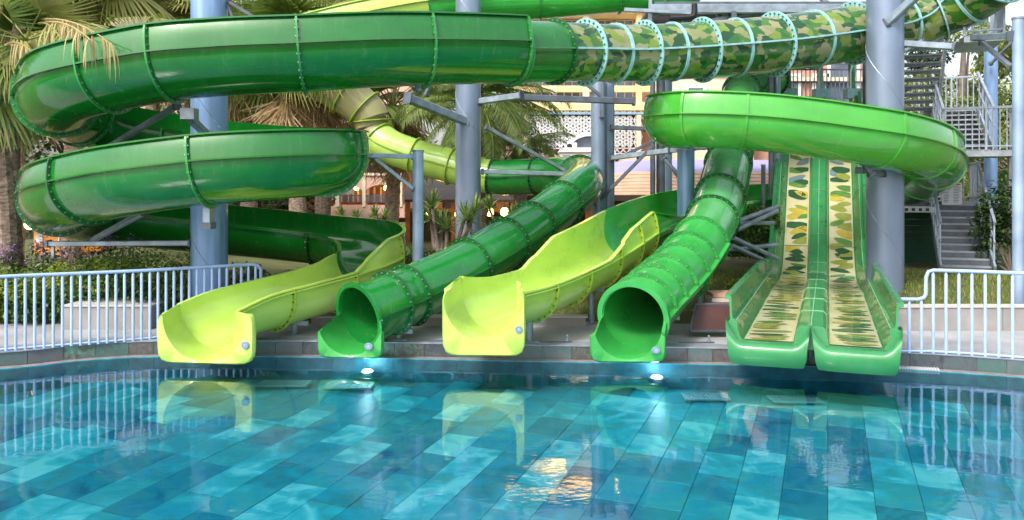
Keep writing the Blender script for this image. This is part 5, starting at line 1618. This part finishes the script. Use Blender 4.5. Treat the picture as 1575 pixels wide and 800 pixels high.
# hedge behind the left fence, flowers
hg = thing('hedge', (-6.5, 14.2, .3), 'bright green clipped hedge behind the left fence', 'hedge')
rnd = random.Random(21); cs = []
for k in range(60):
    u = rnd.uniform(-60, 300); Y = rnd.uniform(13.9, 15.0); q = P(u, 400, Y); top_ = rnd.uniform(.9, 1.12)+.25*math.exp(-((u-215)/70)**2)
    cs.append(((q.x, Y, top_*.62), (.38, .3, top_*.52)))
mb = leaves(13000, clumps(cs, rnd), .085, rnd)
mb.cm = 1; leaves(3500, clumps([(c[0], (.2,.2,.14)) for c in [((q_[0][0]+rnd.uniform(-.3,.3), q_[0][1]-.15, q_[0][2]+rnd.uniform(-.1,.45)), 0) for q_ in cs[:34]]], rnd), .07, rnd, mb)
mb.cm = 2; leaves(3500, clumps([((c[0][0], c[0][1]-.1, c[0][2]-.15), (.3,.3,.35)) for c in cs[20:50]], rnd), .10, rnd, mb)
mb.build('foliage', [M['leaf_green'], M['leaf_yellow'], M['leaf_dark']], hg)
rnd = random.Random(4)
for i in range(7):
    u = (28, 62, 88, 112, 140, 168, 195)[i]; Y = 14.8+.3*(i % 3); q = P(u, 372-(i % 3)*5, Y)
    t = thing('flower_bush', (q.x, Y, .4), ('purple flowering bush by the palm trunk at the left edge','second purple flowering bush from the left edge','purple flowering bush under the left end of the spiral','pale purple flowering bush left of the support arm','purple flowering bush right of the support arm','loose purple flowering stems over the hedge','last purple flowering bush towards the blue column')[i], 'flowering bush', 'purple flowers behind the hedge')
    cs = [((q.x+rnd.uniform(-.2,.2), Y+rnd.uniform(-.2,.2), q.z-rnd.uniform(0,.5)), (.16,.16,.2)) for _ in range(6)]
    leaves(260, clumps(cs, rnd), .05, rnd).build('flowers', M['petal'], t, kind='stuff')
    leaves(360, clumps([((c[0][0],c[0][1],c[0][2]-.3),(.2,.2,.35)) for c in cs], rnd), .08, rnd).build('foliage', M['leaf_dark'], t)
    mb = MB()
    for c in cs: mb.tube([(q.x, Y, .4), c[0]], [.012,.006], 4)
    mb.build('stem', M['bark'], t)
# shrubs under the flumes and between the slides
sh = [(400,425,14.6,.9,.7,.75,'leaf_green','green shrub between blue fence end and far left lime slide'),(455,432,15,.8,.5,.55,'leaf_dark','dark shrub under the left flume'),(355,405,15.2,.7,.6,.8,'leaf_dark','shrub right behind the end of the left fence'),
      (590,400,17.8,.9,.6,.9,'leaf_dark','dark bush behind the lime bend of the left slide'),(540,400,18.2,1.0,.6,1.1,'leaf_green','green bush seen over the left flume'),(670,410,16.0,.6,.5,.9,'leaf_dark','dark bush at the foot of the slim post'),(740,400,17,.8,.5,.8,'leaf_dark','dark bush at the foot of the thick grey column'),
      (820,420,16.6,.9,.6,.5,'leaf_green','low bush under the upper left tube'),(905,400,18.4,.9,.6,.55,'leaf_yellow','yellowish low bush behind the centre lime slide'),(1010,420,17,.8,.5,.35,'leaf_yellow','low yellow grass clump under the centre slide'),(1150,430,17,1.0,.7,.45,'leaf_yellow','low olive bush between right tube and twin slide'),
      (1480,300,24.5,1.4,.9,2.3,'leaf_yellow','yellow green bush behind the stair landing'),(1590,330,21.2,.8,.6,2.7,'leaf_green','tall leafy bush right of the lower stairs'),(1560,380,19,.9,.6,1.9,'leaf_dark','dark bush at the foot of the edge post'),(1500,320,26,1.6,.8,2.8,'leaf_dark','dark bush under the middle landing'),
      (1360,420,24,1.5,.6,1.0,'leaf_dark','bush behind the thickest column')]
for i, (u, v, Y, rx, ry, h, m_, lab) in enumerate(sh):
    x = (u-787.5)*Y/F_PX; bush(x, Y, gz(x, Y), rx, ry, h, int(1100+1500*h), .10 if Y < 19 else .13, m_, lab, seed=50+i, group='garden shrubs')
# climbing green panel behind the pipes
hp = thing('green_hedge_wall', (P(1155,360,20).x, 20.5, .5), 'flat artificial green hedge wall behind the pipe braces', 'hedge')
rnd = random.Random(8); a = P(1118,395,20.5); b = P(1200,318,20.5)
leaves(3200, lambda: Vector((rnd.uniform(a.x, b.x), 20.5+rnd.uniform(-.08,.02), rnd.uniform(a.z, b.z))), .10, rnd).build('foliage', M['leaf_green'], hp)
mb = MB(); mb.box(a.x, b.x, 20.52, 20.6, a.z, b.z); mb.build('panel', M['green_wall'], hp)
# dragon trees
def yucca(u, v, Y, label, seed, heads, zt):
    rnd = random.Random(seed); p = P(u, v, Y); x, y = p.x, Y; t = thing('dragon_tree', (x, y, .45), label, 'dragon tree', 'dragon trees between the columns')
    mb = MB(); hs_ = []
    for k in range(heads):
        a_ = 2*math.pi*k/heads+rnd.uniform(-.4,.4); rr = rnd.uniform(.25,.8); h = zt*rnd.uniform(.72,1.05)
        q = (x+math.cos(a_)*rr, y+math.sin(a_)*rr*.6, .45+h); mb.tube([(x, y, .4), (x+math.cos(a_)*rr*.3, y, .45+h*.35), ((x+q[0])/2+.08*math.cos(a_), y, .45+h*.6), q], [.07,.055,.045,.035], 7); hs_.append(q)
    mb.build('trunk', mat('pale bark', (.30,.24,.20), .85, var=.3, vscale=8, bump=.4), t, smooth=50)
    for q in hs_:
        mb = MB()
        for k in range(46):
            a_ = rnd.uniform(0, 6.283); e_ = rnd.uniform(-.25, 1.45); l = rnd.uniform(.34,.55); d = Vector((math.cos(a_)*math.cos(e_), math.sin(a_)*math.cos(e_), math.sin(e_)))
            s_ = d.cross(Vector((0,0,1))).normalized()*.018; Q = Vector(q); b_ = len(mb.v); m1 = Q+d*l*.55; m2 = Q+d*l+Vector((0,0,-.10*l))
            mb.v.extend([tuple(Q-s_), tuple(Q+s_), tuple(m1+s_), tuple(m1-s_), tuple(m2)]); mb.f.append((b_,b_+1,b_+2,b_+3)); mb.f.append((b_+3,b_+2,b_+4)); mb.m += [0,0]
        mb.build('leaf_head', M['yucca'], t)
yucca(682,390,17.2,'dragon tree with several spiky heads left of the thick grey column',1,8,1.55)
yucca(750,385,18.5,'small dragon tree right of the thick grey column',2,4,1.0)
yucca(565,360,24,'spiky dragon tree tips seen over the left flume',3,5,1.3)
yucca(792,345,21,'spiky plant in front of the snack bar lanterns',4,4,1.5)
# trees at the right and far backdrop
def tree(x, y, z0, h, cr, n, size, m, label, seed, nc=22, name='broad_tree', droop=.3, zmin=.35):
    rnd = random.Random(seed); t = thing(name, (x, y, z0), label, 'tree', 'trees beyond the slides')
    mb = MB(); mb.tube([(x,y,z0-.1),(x+.1,y,z0+h*.25),(x-.05,y,z0+h*.5),(x+.05,y,z0+h*.75)], [h*.03,h*.024,h*.018,h*.008], 9)
    cs = []
    for k in range(nc):
        a_ = rnd.uniform(0,6.283); rr = cr*math.sqrt(rnd.random())*.85; hz_ = z0+h*(zmin+(1-zmin)*rnd.random()*(1-.35*rr/cr))
        c = (x+math.cos(a_)*rr, y+math.sin(a_)*rr, hz_); q_ = rnd.uniform(.16,.30)*cr; cs.append((c, (q_, q_, q_*.75)))
        if k % 2 == 0: mb.tube([(x, y, z0+h*.35), ((x+c[0])/2, (y+c[1])/2, (z0+h*.4+c[2])/2), c], [h*.011,h*.007,.015], 5)
    mb.build('trunk', M['bark'], t, smooth=50)
    leaves(n, clumps(cs, rnd), size, rnd, droop=droop).build('crown', M[m], t)
for a in ((1480,30,9.6,3.8,16000,.19,'leaf_light','light green feathery tree behind the stair tower',1),(1575,27,6.6,3.2,12000,.18,'leaf_light','light green tree at the right edge of the picture',2),(1425,36,10.5,3.5,9000,.2,'leaf_dark','darker tree behind the upper stair flight',3),
          (1600,38,9,4.5,9000,.22,'leaf_yellow','yellowish tree far behind the right edge',4)):
    x = (a[0]-787.5)*a[1]/F_PX; tree(x, a[1], .4, a[2], a[3], a[4], a[5], a[6], a[7], a[8], droop=.9 if a[8] < 3 else .3, zmin=.12)
for i, (u, Y, h, cr, lab) in enumerate(((-10,34,9,5,'dark tree far behind the left edge'),(110,36,8.5,5,'dark tree far behind the left loops'),(260,38,8,5,'dark tree far behind the blue column'),(395,40,7.5,4,'round dark tree top right of the blue column'),(590,58,9,4,'tree far behind between the hotel parts'))):
    tree((u-787.5)*Y/F_PX, Y, .4, h, cr, 5200, .32, 'leaf_dark', lab, 40+i, nc=26, zmin=.1)
# grass on the right bank and under slides
gr = MB(); rnd = random.Random(77)
def gpos():
    u = rnd.uniform(1090, 1580) if rnd.random() < .8 else rnd.uniform(560, 1000)
    Y = rnd.uniform(13.65, 18.5) if u > 1330 else rnd.uniform(14.1, 19)
    x = (u-787.5)*Y/F_PX; return Vector((x, Y, gz(x, Y)+.0))
for i in range(16000):
    p = gpos(); h = rnd.uniform(.04,.13); a_ = rnd.uniform(0,6.28); d = Vector((math.cos(a_),math.sin(a_),0)); b_ = len(gr.v)
    gr.v.extend([tuple(p-d*.008), tuple(p+d*.008), tuple(p+Vector((rnd.uniform(-.05,.05),rnd.uniform(-.05,.05),h)))]); gr.f.append((b_,b_+1,b_+2)); gr.m.append(0)
go = gr.build('grass', M['grass'], kind='stuff'); tag(go, 'short dry green grass on the garden bank behind the slides', 'grass')
